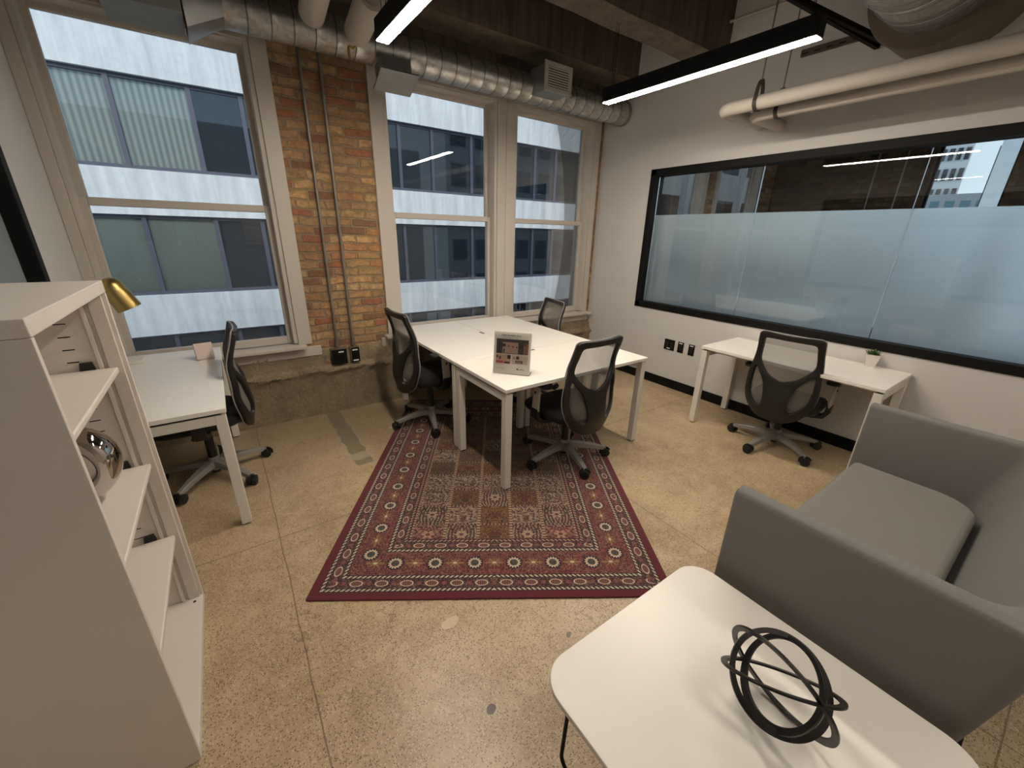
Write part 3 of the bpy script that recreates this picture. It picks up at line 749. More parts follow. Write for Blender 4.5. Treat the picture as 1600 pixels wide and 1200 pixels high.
# ------------------------------------------------------------------ office chair (faces +x)
def make_chair():
    t = thing('office_chair', 'x', 'office chair', group='mesh-back office chairs')
    # star base
    hub = B(); hub.lathe([(.0, .095), (.042, .095), (.045, .075), (.04, .055), (.0, .055)], 20)
    for k in range(5):
        a = 2*PI*k/5; d = Vector((math.cos(a), math.sin(a), 0))
        pts = [d*.03+Vector((0, 0, .105)), d*.12+Vector((0, 0, .1)), d*.22+Vector((0, 0, .088)), d*.30+Vector((0, 0, .07)), d*.325+Vector((0, 0, .064))]
        hub.sweep(pts, [(-.025, -.015), (.025, -.015), (.019, .015), (-.019, .015)], up=(0, 0, 1), scales=[(1.3, 1.5), (1.15, 1.25), (.95, 1.05), (.75, .9), (.6, .8)])
    hub.lathe([(.0, .15), (.032, .15), (.04, .12), (.045, .095)], 20)
    base = hub.build('star_base', MBASE, t, bevel=.002)
    for k in range(5):
        a = 2*PI*k/5; d = Vector((math.cos(a), math.sin(a), 0)); s = Vector((-d.y, d.x, 0)); sw = .5+.9*k
        c = d*.325+Vector((0, 0, .0335)); ax = (s*math.cos(sw)+d*math.sin(sw))
        b = B()
        for q in (-1, 1):
            b.cyl(c+ax*(q*.009), c+ax*(q*.028), .0325, n=20)
            b.cyl(c+ax*(q*.027), c+ax*(q*.030), .020, n=14)
        f = ax.cross(Vector((0, 0, 1)))
        pts = [c+f*(.036*math.cos(w_))+Vector((0, 0, .036*math.sin(w_))) for w_ in [math.radians(-20+w*22) for w in range(9)]]
        b.sweep(pts, [(-.008, -.004), (.008, -.004), (.008, .004), (-.008, .004)], up=tuple(ax))
        b.cyl(c+Vector((0, 0, .02)), c+Vector((0, 0, .042)), .008, n=10)
        b.build('castor', MBLKPL, t)
    B().cyl((0, 0, .03), (0, 0, .10), .022).cyl((0, 0, .15), (0, 0, .29), .026).cyl((0, 0, .29), (0, 0, .345), .015).build('gas_column', MBLKPL, t)
    # mechanism
    b = B(); b.box(-.13, .10, -.075, .075, .365, .415); b.sweep([(-.10, 0, .39), (-.20, 0, .385), (-.26, 0, .42)], [(-.05, -.014), (.05, -.014), (.05, .014), (-.05, .014)], up=(0, 0, 1))
    b.cyl((.03, .06, .40), (.05, .22, .40), .006, n=8).cyl((.05, .2, .40), (.055, .25, .40), .012, n=10)
    b.build('tilt_mechanism', MBLKPL, t, bevel=.006, loc=(0, 0, -.035))
    # seat cushion
    b = B(); n = 40; out = []
    def rr(w_, p=4.2): return None
    ring = []
    for i in range(n):
        a = 2*PI*i/n; c, s = math.cos(a), math.sin(a); e = 2/4.6
        ring.append((math.copysign(abs(c)**e, c), math.copysign(abs(s)**e, s)))
    lev = [(0, .415, .0), (.86, .415, 0), (.97, .43, 0), (1.0, .455, 0), (.985, .478, 0), (.92, .494, 0), (.75, .499, 0), (.4, .494, 0), (0, .49, 0)]
    vs = []
    for k, z, _ in lev:
        for x, y in ring:
            zz = z - .035 - (.022*max(0, x*k-.55)/.45 if z > .44 else 0)
            vs.append((.03+.245*x*k, .25*y*k, zz))
    fs = [(j*n+i, j*n+(i+1) % n, (j+1)*n+(i+1) % n, (j+1)*n+i) for j in range(len(lev)-1) for i in range(n)]
    b.add(vs, fs); b.build('seat', MSEAT, t, ang=80)
    # backrest frame
    def mapf(u, z, off=0.0):
        z = .985-(.985-z)*1.19; w_ = (z-.32)/.665
        u = u*(1+.05*max(0, min(1, (.88-z)/.2)))
        pr = ((-.1, -.262), (.0, -.268), (.2, -.292), (.45, -.272), (.7, -.248), (1.02, -.285)); x = pr[-1][1]
        for (a_, xa), (b_, xb) in zip(pr, pr[1:]):
            if a_ <= w_ <= b_:
                q_ = (w_-a_)/(b_-a_); q_ = q_*q_*(3-2*q_); x = xa+(xb-xa)*q_; break
        x += u*u*(1.75-1.25*max(0, min(1, w_)))
        return Vector((x+off, u, z))
    half = [(0, .985), (.09, .987), (.165, .989), (.200, .982), (.208, .955), (.212, .86), (.220, .76), (.228, .68), (.226, .60), (.205, .53), (.165, .475), (.11, .437), (.05, .425)]
    outer = [Vector((p[0], p[1], 0)) for p in half]+[Vector((-p[0], p[1], 0)) for p in half[::-1][:-1]]
    outer = catmull(outer, 4)
    up = [(0, .955), (.10, .955), (.150, .953), (.168, .94), (.173, .90), (.178, .84), (.172, .80), (.135, .757), (.088, .72), (.045, .703)]
    hole1 = catmull([(p[0], p[1], 0) for p in up]+[(-p[0], p[1], 0) for p in [(0, .692)]+up[::-1][:-1]], 3)
    side = [(.188, .755), (.196, .70), (.198, .64), (.188, .585), (.160, .537), (.120, .505), (.088, .508), (.078, .54), (.085, .60), (.105, .665), (.145, .72)]
    h2 = catmull([(p[0], p[1], 0) for p in side], 3); h3 = [Vector((-p.x, p.y, 0)) for p in h2][::-1]
    v, f = sheet(outer, [hole1, h2, h3], lambda u, z: mapf(u, z))
    b = B(); b.add(v, f)
    fr = b.build('back_frame', MDARKFR, t, ang=50)
    sm = fr.modifiers.new('solid', 'SOLIDIFY'); sm.thickness = .024; sm.offset = 0
    bv = fr.modifiers.new('bevel', 'BEVEL'); bv.width = .006; bv.segments = 2; bv.limit_method = 'ANGLE'; bv.angle_limit = math.radians(50)
    ins = [Vector((p.x*.94, .705+(p.y-.705)*.965, 0)) for p in outer]
    v, f = sheet(ins, [], lambda u, z: mapf(u, z, .010), .022)
    b = B(); b.add(v, f); b.build('back_mesh', MMESH, t, ang=80)
    b = B(); b.tube([mapf(p.x*1.004, p.y, .013) for p in outer], .0042, 8, True); b.build('edge_rim', MRIM, t)
    # arms
    for s in (-1, 1):
        b = B(); b.sweep([(.0, s*.10, .365), (.0, s*.2, .36), (.01, s*.262, .37), (.02, s*.285, .405), (.02, s*.287, .47)], [(-.016, -.035), (.016, -.035), (.016, .035), (-.016, .035)], up=(1, 0, 0), scales=None)
        br = b.build('arm_bracket', MBLKPL, t, bevel=.005)
        b = B(); b.prism([(-.014, .43), (.050, .43), (.036, .645), (-.024, .645)], -.011, .011, Matrix.Translation((0, s*.290, 0)) @ Matrix.Rotation(PI/2, 4, 'X'))
        a = b.build('arm_upright', MARM, t, bevel=.005)
        B().cyl((.012, s*.300, .59), (.012, s*.306, .59), .009, n=12).build('knob', MBLKPL, a)
        b = B(); b.prism([(x, y) for x, y in rrect(-.115, .135, -.043, .043, .035)], .648, .676, Matrix.Translation((0, s*.283, 0)))
        b.build('armrest_pad', MBLKPL, t, bevel=.009, seg=3)
    return t
g = G('grey_mesh_fabric')
fab = g.n('ShaderNodeBsdfDiffuse', {'Color': lin((128, 122, 116))}).outputs[0]; trn = g.n('ShaderNodeBsdfTransparent').outputs[0]
lw = g.n('ShaderNodeLayerWeight', {'Blend': .35}).outputs['Facing']
wv = g.noise(g.obj(), 500, 1)
fc = g.f('ADD', g.f('ADD', .52, g.f('MULTIPLY', lw, .4)), g.f('MULTIPLY', g.f('SUBTRACT', wv, .5), .2), clamp=True)
mxs = g.n('ShaderNodeMixShader'); g.set(mxs.inputs[0], fc); g.t.links.new(trn, mxs.inputs[1]); g.t.links.new(fab, mxs.inputs[2]); g.t.links.new(mxs.outputs[0], g.out.inputs[0])
MMESH = g.m
chair = make_chair()
# (x, y, z, yaw, star rotation in world degrees, scale, label)
for i, (x, y, z, yaw, star, sc, lab) in enumerate([
        (1.93, 2.0, RZ, 91, 112, 1.0, 'mesh-back office chair on the rug at the near side of the white tables'),
        (1.33, 3.12, RZ, 2, 108, 1.035, 'mesh-back office chair beside the white tables on the brick pier side'),
        (2.50, 3.20, RZ, 168, 60, 1.0, 'farthest mesh-back office chair, only its grey back showing behind the white tables'),
        (-.275, 3.13, 0, 181, 18, 1.035, 'mesh-back office chair seen edge-on at the desk under the leftmost window'),
        (3.56, 1.18, 0, 5, 99, .99, 'mesh-back office chair pushed up to the desk against the right wall')]):
    o = place(chair, i == 0, (x, y, z), math.radians(yaw), lab)
    o.scale = (1, 1, 1)
    for c in kids(o):
        nm = c.name.split('.')[0]
        if nm in ('star_base', 'castor'): c.rotation_euler = (0, 0, math.radians(star-yaw))
        elif nm != 'gas_column': c.location.z += (sc-1)*.95

# ------------------------------------------------------------------ bookcase
BX0, BX1, BY0, BY1, BH = -.735, -.34, 1.21, 1.965, 1.44
t = thing('bookcase', 'tall white metal bookcase with open adjustable shelves beside the left wall', 'bookcase', ((BX0+BX1)/2, (BY0+BY1)/2, 0))
L = Matrix.Translation(-Vector(t.location)); th = .016
B().box(BX0, BX1, BY0, BY1, BH-.04, BH, M=L).build('top', MSHELF, t, bevel=.002)
B().box(BX0, BX0+.012, BY0+th, BY1-th, .02, BH-.04, M=L).build('back_panel', MSHELF, t)
B().box(BX0, BX1-.001, BY0+th, BY1-th, .0, .03, M=L).build('bottom', MSHELF, t, bevel=.002)
for y0, s in ((BY0, 1), (BY1-th, -1)):
    b = B(); b.box(BX0, BX1, y0, y0+th, 0, BH-.041, M=L)
    iy = y0+th if s > 0 else y0
    lo, hi = min(iy, iy+s*.012), max(iy, iy+s*.012)
    b.box(BX1-.05, BX1-.012, lo, hi, .03, BH-.04, M=L)
    b.box(BX1-.075, BX1-.062, lo, hi, .03, BH-.04, M=L)
    o = b.build('side_panel', MSHELF, t, bevel=.0015)
    b = B()
    for k in range(28):
        z = .10+k*.0445
        for xx in (BX1-.15, BX0+.06):
            lo2, hi2 = min(iy, iy+s*.0008), max(iy, iy+s*.0008)
            b.box(xx, xx+.03, lo2, hi2, z, z+.0035, M=L)
    b.build('slots', MBLACK, o, smooth=False)
for z in (.39, .74, 1.14):
    b = B(); b.box(BX0+.014, BX1-.026, BY0+th+.014, BY1-th-.014, z-.02, z, M=L)
    o = b.build('shelf', MSHELF, t, bevel=.004)
    for yy, s in ((BY0+th, 1), (BY1-th, -1)):
        b = B(); b.prism([(BX1-.125, z-.003), (BX1-.085, z-.003), (BX1-.09, z+.026), (BX1-.12, z+.026)], min(yy, yy+s*.013), max(yy, yy+s*.013), L @ Matrix(((1, 0, 0, 0), (0, 0, 1, 0), (0, 1, 0, 0), (0, 0, 0, 1))))
        b.build('shelf_clip', MBLKPL, o)
B().cyl(L @ Vector((BX1-.03, BY1-.05, .03)), L @ Vector((BX1-.03, BY1-.05, .0315)), .006, n=14).build('screw', MBLKPL, t)
# chrome ring ornament
b = B(); n = 64; pts = []; sc_ = []
for i in range(n):
    a = 2*PI*i/n
    pts.append((0, .115*math.cos(a), .13+.105*math.sin(a))); sc_.append((1.0+.12*math.sin(3*a+.6), 1.0+.10*math.cos(2*a)))
sec = []
for i in range(20):
    a = 2*PI*i/20; sec.append((.034*math.copysign(abs(math.cos(a))**.85, math.cos(a)), .046*math.copysign(abs(math.sin(a))**.85, math.sin(a))))
b.sweep(pts, sec, True, up=(1, 0, 0), scales=sc_)
o = tag(b.build('ring_ornament', MCHROME, loc=(-.535, 1.74, .744), rz=math.radians(80), ang=80), 'shiny chrome ring ornament standing on a bookcase shelf', 'ornament')
zmin = min(v.co.z for v in o.data.vertices); o.location.z = .7405-zmin

# ------------------------------------------------------------------ desk lamp, holder, sign, plant
t = thing('desk_lamp', 'brass-shaded desk lamp with white base behind the bookcase on the window desk', 'lamp', (-.63, 3.66, .735))
B().prism(rrect(-.085, .085, -.085, .085, .02), 0, .022).build('base', MWMETAL, t, bevel=.004)
b = B(); b.tube([(-.03, .0, .02), (-.035, 0, .2), (-.03, 0, .37), (-.02, 0, .425)], .007, 10); b.cyl((-.03, -.02, .41), (-.03, .02, .41), .012); b.build('stem', MWMETAL, t)
Ms = Matrix.Translation((.055, -.01, .45)) @ Matrix.Rotation(math.radians(-22), 4, 'Y') @ Matrix.Scale(1.32, 4)
b = B(); b.lathe([(.002, .09), (.02, .088), (.038, .076), (.047, .055), (.050, .02), (.052, -.07), (.050, -.07), (.048, .02), (.044, .052), (.03, .075), (.0, .085)], 32, Ms, cap=False); b.build('lamp_shade', MBRASS, t)
t = thing('card_holder', 'small pale pink slanted holder on the window desk', 'holder', (-.20, 3.49, .735), math.radians(8))
Mt = Matrix.Rotation(math.radians(-14), 4, 'X')
b = B(); b.box(-.052, .052, -.03, -.026, .002, .115, M=Mt).box(-.052, .052, .026, .03, .012, .115, M=Mt).box(-.052, -.048, -.026, .026, .008, .115, M=Mt).box(.048, .052, -.026, .026, .008, .115, M=Mt).box(-.048, .048, -.03, .026, .006, .012, M=Mt)
MPINK = plain('pale_pink_plastic', (226, 206, 198), .5); b.build('shell', MPINK, t, bevel=.002)
B().box(-.045, .045, -.034, .034, 0, .006).build('foot', MPINK, t)

def text(parent, s, size, x, z, mat, ital=0):
    cu = bpy.data.curves.new('t', 'FONT'); cu.body = s; cu.size = size; cu.extrude = .0002; cu.shear = ital
    tmp = bpy.data.objects.new('t', cu); COL.objects.link(tmp); bpy.context.view_layer.update()
    me = bpy.data.meshes.new_from_object(tmp.evaluated_get(bpy.context.evaluated_depsgraph_get())); bpy.data.objects.remove(tmp)
    me.materials.clear(); me.materials.append(mat)
    o = bpy.data.objects.new('lettering', me); COL.objects.link(o); o.parent = parent
    o.matrix_local = Matrix.Translation((x, -.0042, z)) @ Matrix.Rotation(PI/2, 4, 'X'); return o
# the sign: card 216 x 279 mm facing the camera
sa = math.atan2(1.97-2.17, 1.565-1.38)
t = thing('sign_holder', 'upright printed flyer in a clear stand on the near white desk', 'sign', (1.472, 2.085, .7352), sa)
inc = bpy.data.objects.new('flyer', None)
MP = plain('flyer_paper', (250, 244, 232), .6, var=.02)
Ml = Matrix.Rotation(math.radians(-9), 4, 'X')
fo = B().box(-.125, .125, -.002, .002, .004, .283).build('flyer', MP, t); fo.rotation_euler = (math.radians(-9), 0, 0)
MACR = mat_glass('clear_acrylic', (1, 1, 1), .03)
b = B(); b.box(-.128, .128, -.0075, -.0055, .0, .29, M=Ml).box(-.128, .128, .004, .006, 0, .29, M=Ml); b.box(-.128, .128, -.002, .085, 0, .0025)
b.build('acrylic_stand', MACR, t)
INK = plain('dark_ink', (70, 58, 52), .6); 
text(fo, 'Office Available Now', .0155, -.078, .256, INK, .25); text(fo, 'private office suites, move in today', .0078, -.072, .243, INK)
text(fo, 'book a tour today', .0066, -.105, .062, INK); text(fo, 'call for rates and terms', .0066, -.105, .038, INK); text(fo, 'infinity', .013, .052, .034, INK, .2)
def ink(name, rgb, boxes):
    b = B()
    for x0, x1, z0, z1 in boxes: b.box(x0, x1, -.0036, -.0021, z0, z1)
    return b
pics = [('photo_print', (84, 68, 62), [(-.108, .108, .138, .236)], .0), ('photo_print', (196, 160, 142), [(-.065, .04, .143, .215)], .0003), ('photo_print', (52, 42, 40), [(-.10, -.08, .142, .225), (-.072, -.045, .185, .205), (.045, .075, .175, .205), (-.06, -.05, .145, .17), (-.03, -.02, .185, .195), (.0, .01, .182, .192), (.025, .035, .18, .19)], .0006),
        ('photo_print', (176, 112, 70), [(.078, .088, .142, .2), (.093, .104, .142, .21)], .0006),
        ('photo_print', (222, 180, 160), [(-.108, -.006, .072, .134)], 0), ('photo_print', (204, 92, 84), [(-.108, -.056, .072, .09)], .0004), ('photo_print', (70, 58, 56), [(-.105, -.095, .11, .125), (-.085, -.075, .10, .118), (-.05, -.012, .072, .086), (-.03, -.008, .105, .13)], .0005),
        ('photo_print', (226, 208, 188), [(0, .108, .072, .134)], 0), ('photo_print', (92, 76, 68), [(.03, .05, .105, .125), (.012, .02, .108, .116), (.025, .075, .078, .096)], .0004), ('photo_print', (178, 140, 126), [(.03, .068, .08, .09)], .0007),
        ('logo_mark', (40, 34, 32), [], 0)]
mc = {}
for nm, rgb, bx, e in pics:
    b = B()
    for x0, x1, z0, z1 in bx: b.box(x0, x1, -.0030-e, -.0021, z0, z1)
    if nm == 'logo_mark':
        hp = [(0, -.006), (.006, .0), (.006, .004), (.003, .006), (0, .003), (-.003, .006), (-.006, .004), (-.006, 0)]
        b.prism([(x+.042, z+.038) for x, z in hp], .0021, .0032, Matrix.Rotation(PI/2, 4, 'X'))
    if rgb not in mc: mc[rgb] = plain('print_ink', rgb, .6, var=.12, nscale=120)
    b.build(nm, mc[rgb], fo, smooth=False)

t = thing('potted_succulent', 'small green succulent in a white tapered square pot on the right wall desk', 'plant', (3.93, .82, .735), math.radians(20))
b = B()
def sq(h, z): return [(-h, -h, z), (h, -h, z), (h, h, z), (-h, h, z)]
vs = sq(.026, 0)+sq(.040, .095)+sq(.036, .095)+sq(.034, .08)
b.add(vs, [(3, 2, 1, 0), (12, 13, 14, 15)]+[(j*4+i, j*4+(i+1) % 4, (j+1)*4+(i+1) % 4, (j+1)*4+i) for j in range(3) for i in range(4)])
b.build('pot', plain('white_ceramic', (232, 226, 216), .35), t, smooth=False)
b = B(); random.seed(5)
for ringi, (cnt, tilt, ln) in enumerate(((11, 62, .062), (9, 42, .06), (6, 22, .052), (2, 6, .045))):
    for k in range(cnt):
        a = 2*PI*(k+.37*ringi)/cnt+random.uniform(-.15, .15); ti = math.radians(tilt+random.uniform(-7, 7)); l = ln*random.uniform(.85, 1.15)
        M = Matrix.Translation((0, 0, .086)) @ Matrix.Rotation(a, 4, 'Z') @ Matrix.Rotation(ti, 4, 'Y')
        pts = [M @ Vector((.10*l*math.sin(q*2.2), 0, l*q)) for q in (0, .25, .5, .75, 1)]
        b.sweep(pts, [(-.008, 0), (0, -.0028), (.008, 0), (0, .002)], up=tuple((M.to_3x3() @ Vector((1, 0, 0)))), scales=[.7, 1.05, 1, .6, .06])
b.build('leaves', plain('succulent_leaf', (84, 112, 62), .5, var=.25, nscale=40), t)
B().box(-.034, .034, -.034, .034, .078, .084).build('gravel', plain('pot_gravel', (90, 80, 64), .9), t)

# ------------------------------------------------------------------ coffee table + ring sculpture
CX0, CX1, CY0, CY1, CZ = .545, 1.335, -.21, .605, .42
t = thing('coffee_table', 'low square white coffee table with rounded corners and thin black wire legs', 'coffee table', ((CX0+CX1)/2, (CY0+CY1)/2, 0))
hx, hy = (CX1-CX0)/2, (CY1-CY0)/2
b = B(); b.prism(rrect(-hx, hx, -hy, hy, .095, 12), CZ-.02, CZ); b.build('tabletop', MWHITE, t, bevel=.002)
for s in (-1, 1):
    xx = s*(hx-.07); P = []
    def arc(cx_, cz_, a0, a1, r=.045):
        return [(xx+0, cx_+r*math.cos(math.radians(a0+(a1-a0)*k/6)), cz_+r*math.sin(math.radians(a0+(a1-a0)*k/6))) for k in range(7)]
    yy = hy-.075
    P = [(xx, yy-.12, CZ-.027)]+arc(yy-.045, CZ-.072, 90, 0)+arc(yy-.035, .053, 0, -90)+arc(-yy+.035, .053, -90, -180)+arc(-yy+.045, CZ-.072, 180, 90)+[(xx, -yy+.12, CZ-.027)]
    o = B().tube(P, .0065, 10).build('sled_leg', MBLACK, t)
    for q in (-1, 1):
        B().box(xx-.010, xx+.010, q*(yy-.13)-.02, q*(yy-.13)+.02, 0, .016).build('floor_glide', MBLKPL, o, bevel=.003)
B().box(-hx+.07, hx-.07, -.012, .012, CZ-.036, CZ-.0205).build('cross_brace', MBLACK, t)
sc = Vector((.9844, .1659, .5445)); MRING = plain('matt_black_metal', (34, 30, 27), .38, .3, var=.15)
t = thing('ring_sculpture', 'open black sculpture of interlocking metal rings on the coffee table', 'sculpture', (sc.x, sc.y, CZ))
for nrm, rad, off, wd in (((-.46, -.418, .783), .112, (0, 0, .0), 1.15), ((-.67, .519, .531), .106, (.006, 0, -.004), 1.15), ((-.913, .205, -.354), .134, (0, 0, 0), 1.35), ((.499, .363, .786), .127, (0, 0, .004), 1.35)):
    nv = Vector(nrm).normalized(); a = nv.orthogonal().normalized(); c = nv.cross(a); n = 72
    pts = [Vector((0, 0, sc.z-CZ))+Vector(off)+(a*math.cos(2*PI*i/n)+c*math.sin(2*PI*i/n))*rad for i in range(n)]
    # flat crescent: wide where it is lowest
    pk = [(wd*(.85+.55*max(0, -(p.z-(sc.z-CZ))/rad)), 1.25 if wd < 1.2 else .9) for p in pts]
    B().sweep(pts, [(-.0068, -.0034), (.0068, -.0034), (.0068, .0034), (-.0068, .0034)], True, up=tuple(nv), scales=pk).build('ring', MRING, t, bevel=.001)
zm = min((ch.matrix_local @ v.co).z for ch in kids(t) for v in ch.data.vertices)
for ch in kids(t): ch.location.z -= zm-.0005

# ------------------------------------------------------------------ loveseat
SX0, SX1, SYF, SYB, SZ = 1.386, 2.925, .535, -.17, .77
t = thing('loveseat', 'grey upholstered two-seat lounge sofa with straight arms between the coffee table and right wall', 'sofa', ((SX0+SX1)/2, .18, 0))
L = Matrix.Translation(-Vector(t.location))
# footprint path (outer) : U shape with rounded rear corners; wall sections lofted from inner/outer offsets
def upath(inset, rad, n=10):
    x0, x1, yb = SX0+inset, SX1-inset, SYB+inset
    P = [(x0, SYF), (x0, SYF-.05), (x0, .35), (x0, .15)]
    r = rad
    P += [(x0+r-r*math.cos(PI/2*k/n), yb+r-r*math.sin(PI/2*k/n)) for k in range(n+1)]
    P += [(x0+(x1-x0)*k/8, yb) for k in range(2, 7)]
    P += [(x1-r+r*math.sin(PI/2*k/n), yb+r-r*math.cos(PI/2*k/n)) for k in range(n+1)]
    P += [(x1, .15), (x1, .35), (x1, SYF-.05), (x1, SYF)]
    return P
TH = .072
O, I = upath(0, .06), upath(TH, .10)
zs0 = .17
vs = []; m = 0
prof = [('o', zs0, .0), ('o', .45, 0), ('o', SZ-.02, 0), ('o', SZ-.006, .006), ('o', SZ, .016), ('i', SZ, -.016), ('i', SZ-.006, -.006), ('i', SZ-.02, 0), ('i', .45, 0), ('i', zs0, 0)]
for k in range(len(O)):
    ox, oy = O[k]; ix, iy = I[k]; d = Vector((ix-ox, iy-oy)); d.normalize()
    wb = max(0, min(1, (.15-oy)/.25))
    for w_, z, e in prof:
        bx, by = (ox, oy) if w_ == 'o' else (ix, iy)
        lean = -(z-.42)*.16*wb
        if w_ == 'i': lean = lean+ (.10-(z-.42)*.22)*wb*.6
        vs.append(Vector((bx+d.x*e, by+d.y*e+lean, z)))
m = len(prof); n = len(O)
fs = [(i*m+j, (i+1)*m+j, (i+1)*m+(j+1) % m, i*m+(j+1) % m) for i in range(n-1) for j in range(m)]
fs += [tuple(range(m)), tuple((n-1)*m+j for j in range(m))[::-1]]
b = B(); b.add([L @ v for v in vs], fs)
o = b.build('shell', MSOFA, t, bevel=.012, seg=3, ang=50)
b = B(); pl = rrect(SX0+TH+.004, SX1-TH-.004, .04-.03, SYF-.012, .13, 10)
pl = [(x, (y if y < .3 else y)) for x, y in pl]
b2 = []
x0, x1, y0, y1 = SX0+TH+.006, SX1-TH-.006, .0, SYF-.02
for cx_, cy_, a, r in ((x1-.03, y1-.03, 0, .03), (x0+.03, y1-.03, 90, .03), (x0+.16, y0+.16, 180, .16), (x1-.16, y0+.16, 270, .16)):
    for k in range(11):
        tt = math.radians(a+90*k/10); b2.append((cx_+r*math.cos(tt), cy_+r*math.sin(tt)))
b.prism(b2, .27, .425, L); b.build('seat_cushion', MSOFA2, t, bevel=.03, seg=5, ang=60)
B().box(SX0+TH, SX1-TH, .0, SYF-.03, .17, .27, M=L).build('seat_base', MSOFA, t, bevel=.01)
for xx in (SX0+.16, SX1-.16):
    for y_ in (-.19, .42): B().box(xx-.02, xx+.02, y_, y_+.03, .03, .172, M=L).build('leg', MBLACK, t, bevel=.003)
for y_ in (-.20, .41): B().box(SX0+.06, SX1-.06, y_, y_+.05, 0, .03, M=L).build('floor_rail', MBLACK, t, bevel=.003)

# ------------------------------------------------------------------ wall outlets, conduits
for i, (ya, yb, lab, bars) in enumerate(((2.51, 2.64, 'wide black double outlet plate on the white wall, farthest from the right desk', [(.45, 2.56, 2.60)]), (2.40, 2.47, 'middle of the three black outlet plates on the white wall', [(.535, 2.415, 2.455)]), (2.27, 2.34, 'black outlet plate on the white wall next to the right desk leg', [(.535, 2.285, 2.325)]))):
    t = thing('wall_outlet', lab, 'outlet', (XR, (ya+yb)/2, .49)); L = Matrix.Translation(-Vector(t.location))
    B().box(XR-.006, XR-.0002, ya, yb, .43, .55, M=L).build('plate', MBLACK, t, bevel=.002)
    for q in range(2 if i == 0 else 1):
        yc = (ya+yb)/2+((-.03, .03)[q] if i == 0 else 0)
        B().box(XR-.0075, XR-.006, yc-.017, yc+.017, .455, .525, M=L).build('socket', MBLKPL, t, bevel=.001)
    for z, a, c in bars: B().box(XR-.0085, XR-.0074, a, c, z-.005, z+.005, M=L).build('label_strip', MWHITE, t)
for lab, x0, x1, bars in (('surface-mounted square black outlet box at the foot of the left conduit on brick', .690, .815, [(.745, .79, .575)]), ('narrow surface-mounted outlet box with grey sides at the foot of the right conduit', .853, .935, [(.868, .915, .578), (.868, .915, .478)])):
    t = thing('outlet_box', lab, 'outlet', ((x0+x1)/2, 3.86, .525)); L = Matrix.Translation(-Vector(t.location))
    B().box(x0, x1, 3.795, 3.8795, .465, .595, M=L).build('back_box', MCOND, t, bevel=.003)
    B().box(x0-.002 if x1-x0 > .1 else x0+.006, x1+.002 if x1-x0 > .1 else x1-.006, 3.787, 3.795, .462, .598, M=L).build('face_plate', MBLACK, t, bevel=.002)
    for a, c, z in bars: B().box(a, c, 3.7855, 3.787, z-.006, z+.006, M=L).build('label_strip', MWHITE, t)
for lab, x in (('slim galvanised conduit running down the brick pier nearer the leftmost window', .757), ('slim galvanised conduit running down the brick pier nearer the middle window', .897)):
    t = thing('conduit', lab, 'pipe', (x, 3.862, .6), group='conduits on the brick pier')
    B().cyl((0, 0, 0), (0, 0, 2.55), .0115, n=12).build('tube', MCOND, t)
    for z in (.01, .75, 1.95):
        B().cyl((0, 0, z), (0, 0, z+.035), .016, n=12).box(-.02, .02, .004, .018, z+.008, z+.028).build('strap', MCOND, t)
P = catmull([(3.97, 2.8, 3.55), (3.95, 2.77, 3.42), (3.95, 2.70, 3.365), (3.95, 2.42, 3.355), (3.95, 1.98, 3.34), (3.95, 1.2, 3.33)], 6, False)
tag(B().tube(P, .011, 10).build('conduit', MPIPE), 'thin pale bent conduit under the concrete beam by the right wall', 'pipe')

# ------------------------------------------------------------------ lights
MFILL = mat_emit('fill_light_emitter', (1.0, .88, .73), 30.0)  # emission for the added fill lights that stay out of view
def linear_light(lab, x, y0, y1, z, group='linear pendant lights', led=MLED):
    t = thing('linear_light', lab, 'ceiling light', (x, (y0+y1)/2, z), group=group); h = (y1-y0)/2; w_ = .038
    b = B(); b.box(-w_, w_, -h, h, .004, .10); b.build('housing', MBLACK, t, bevel=.003)
    B().box(-w_+.005, w_-.005, -h+.006, h-.006, .0, .0045).build('diffuser', led, t, smooth=False)
    for yy in (-h+.06, h-.06):
        b = B(); b.tube([(-.012, yy, .1), (-.012, yy, ZC-z)], .0018, 6); b.tube(catmull([(.01, yy, .1), (.022, yy+.01, .35), (.0, yy-.008, .7), (.012, yy, ZC-z)], 6, False), .0022, 6)
        b.build('suspension_cable', MBLACK, t)
    return t
linear_light('black linear pendant light cut off by the top edge of the photo', .97, 1.20, 2.69, 2.60)
linear_light('black linear pendant light hanging near the right wall, shown in full length', 2.74, 1.20, 2.67, 2.60)
MFILLC = mat_emit('cool_fill_emitter', (.74, .89, 1.0), 62.0)  # cool emission for the fill light added next door
linear_light('added unseen cool fill light in the adjacent room, brightening the near end of the frosted glass', 4.72, -1.2, 1.4, 2.86, led=MFILLC)  # added above the line of sight to brighten the frosted film
linear_light('added unseen fill light in the adjacent room, brightening the window end of the frosted glass', 4.72, 1.9, 3.2, 2.86, led=MFILL)  # second added lamp, also hidden above the view, for the film
linear_light('added unseen fill light behind the camera on the bookcase side', .97, -1.35, .05, 2.60, led=MFILL)  # unseen fill light added behind the camera to lift the foreground
linear_light('added unseen fill light behind the camera on the sofa side', 2.74, -1.35, .05, 2.60, led=MFILL)  # its added companion, keeps the sofa side of the foreground bright

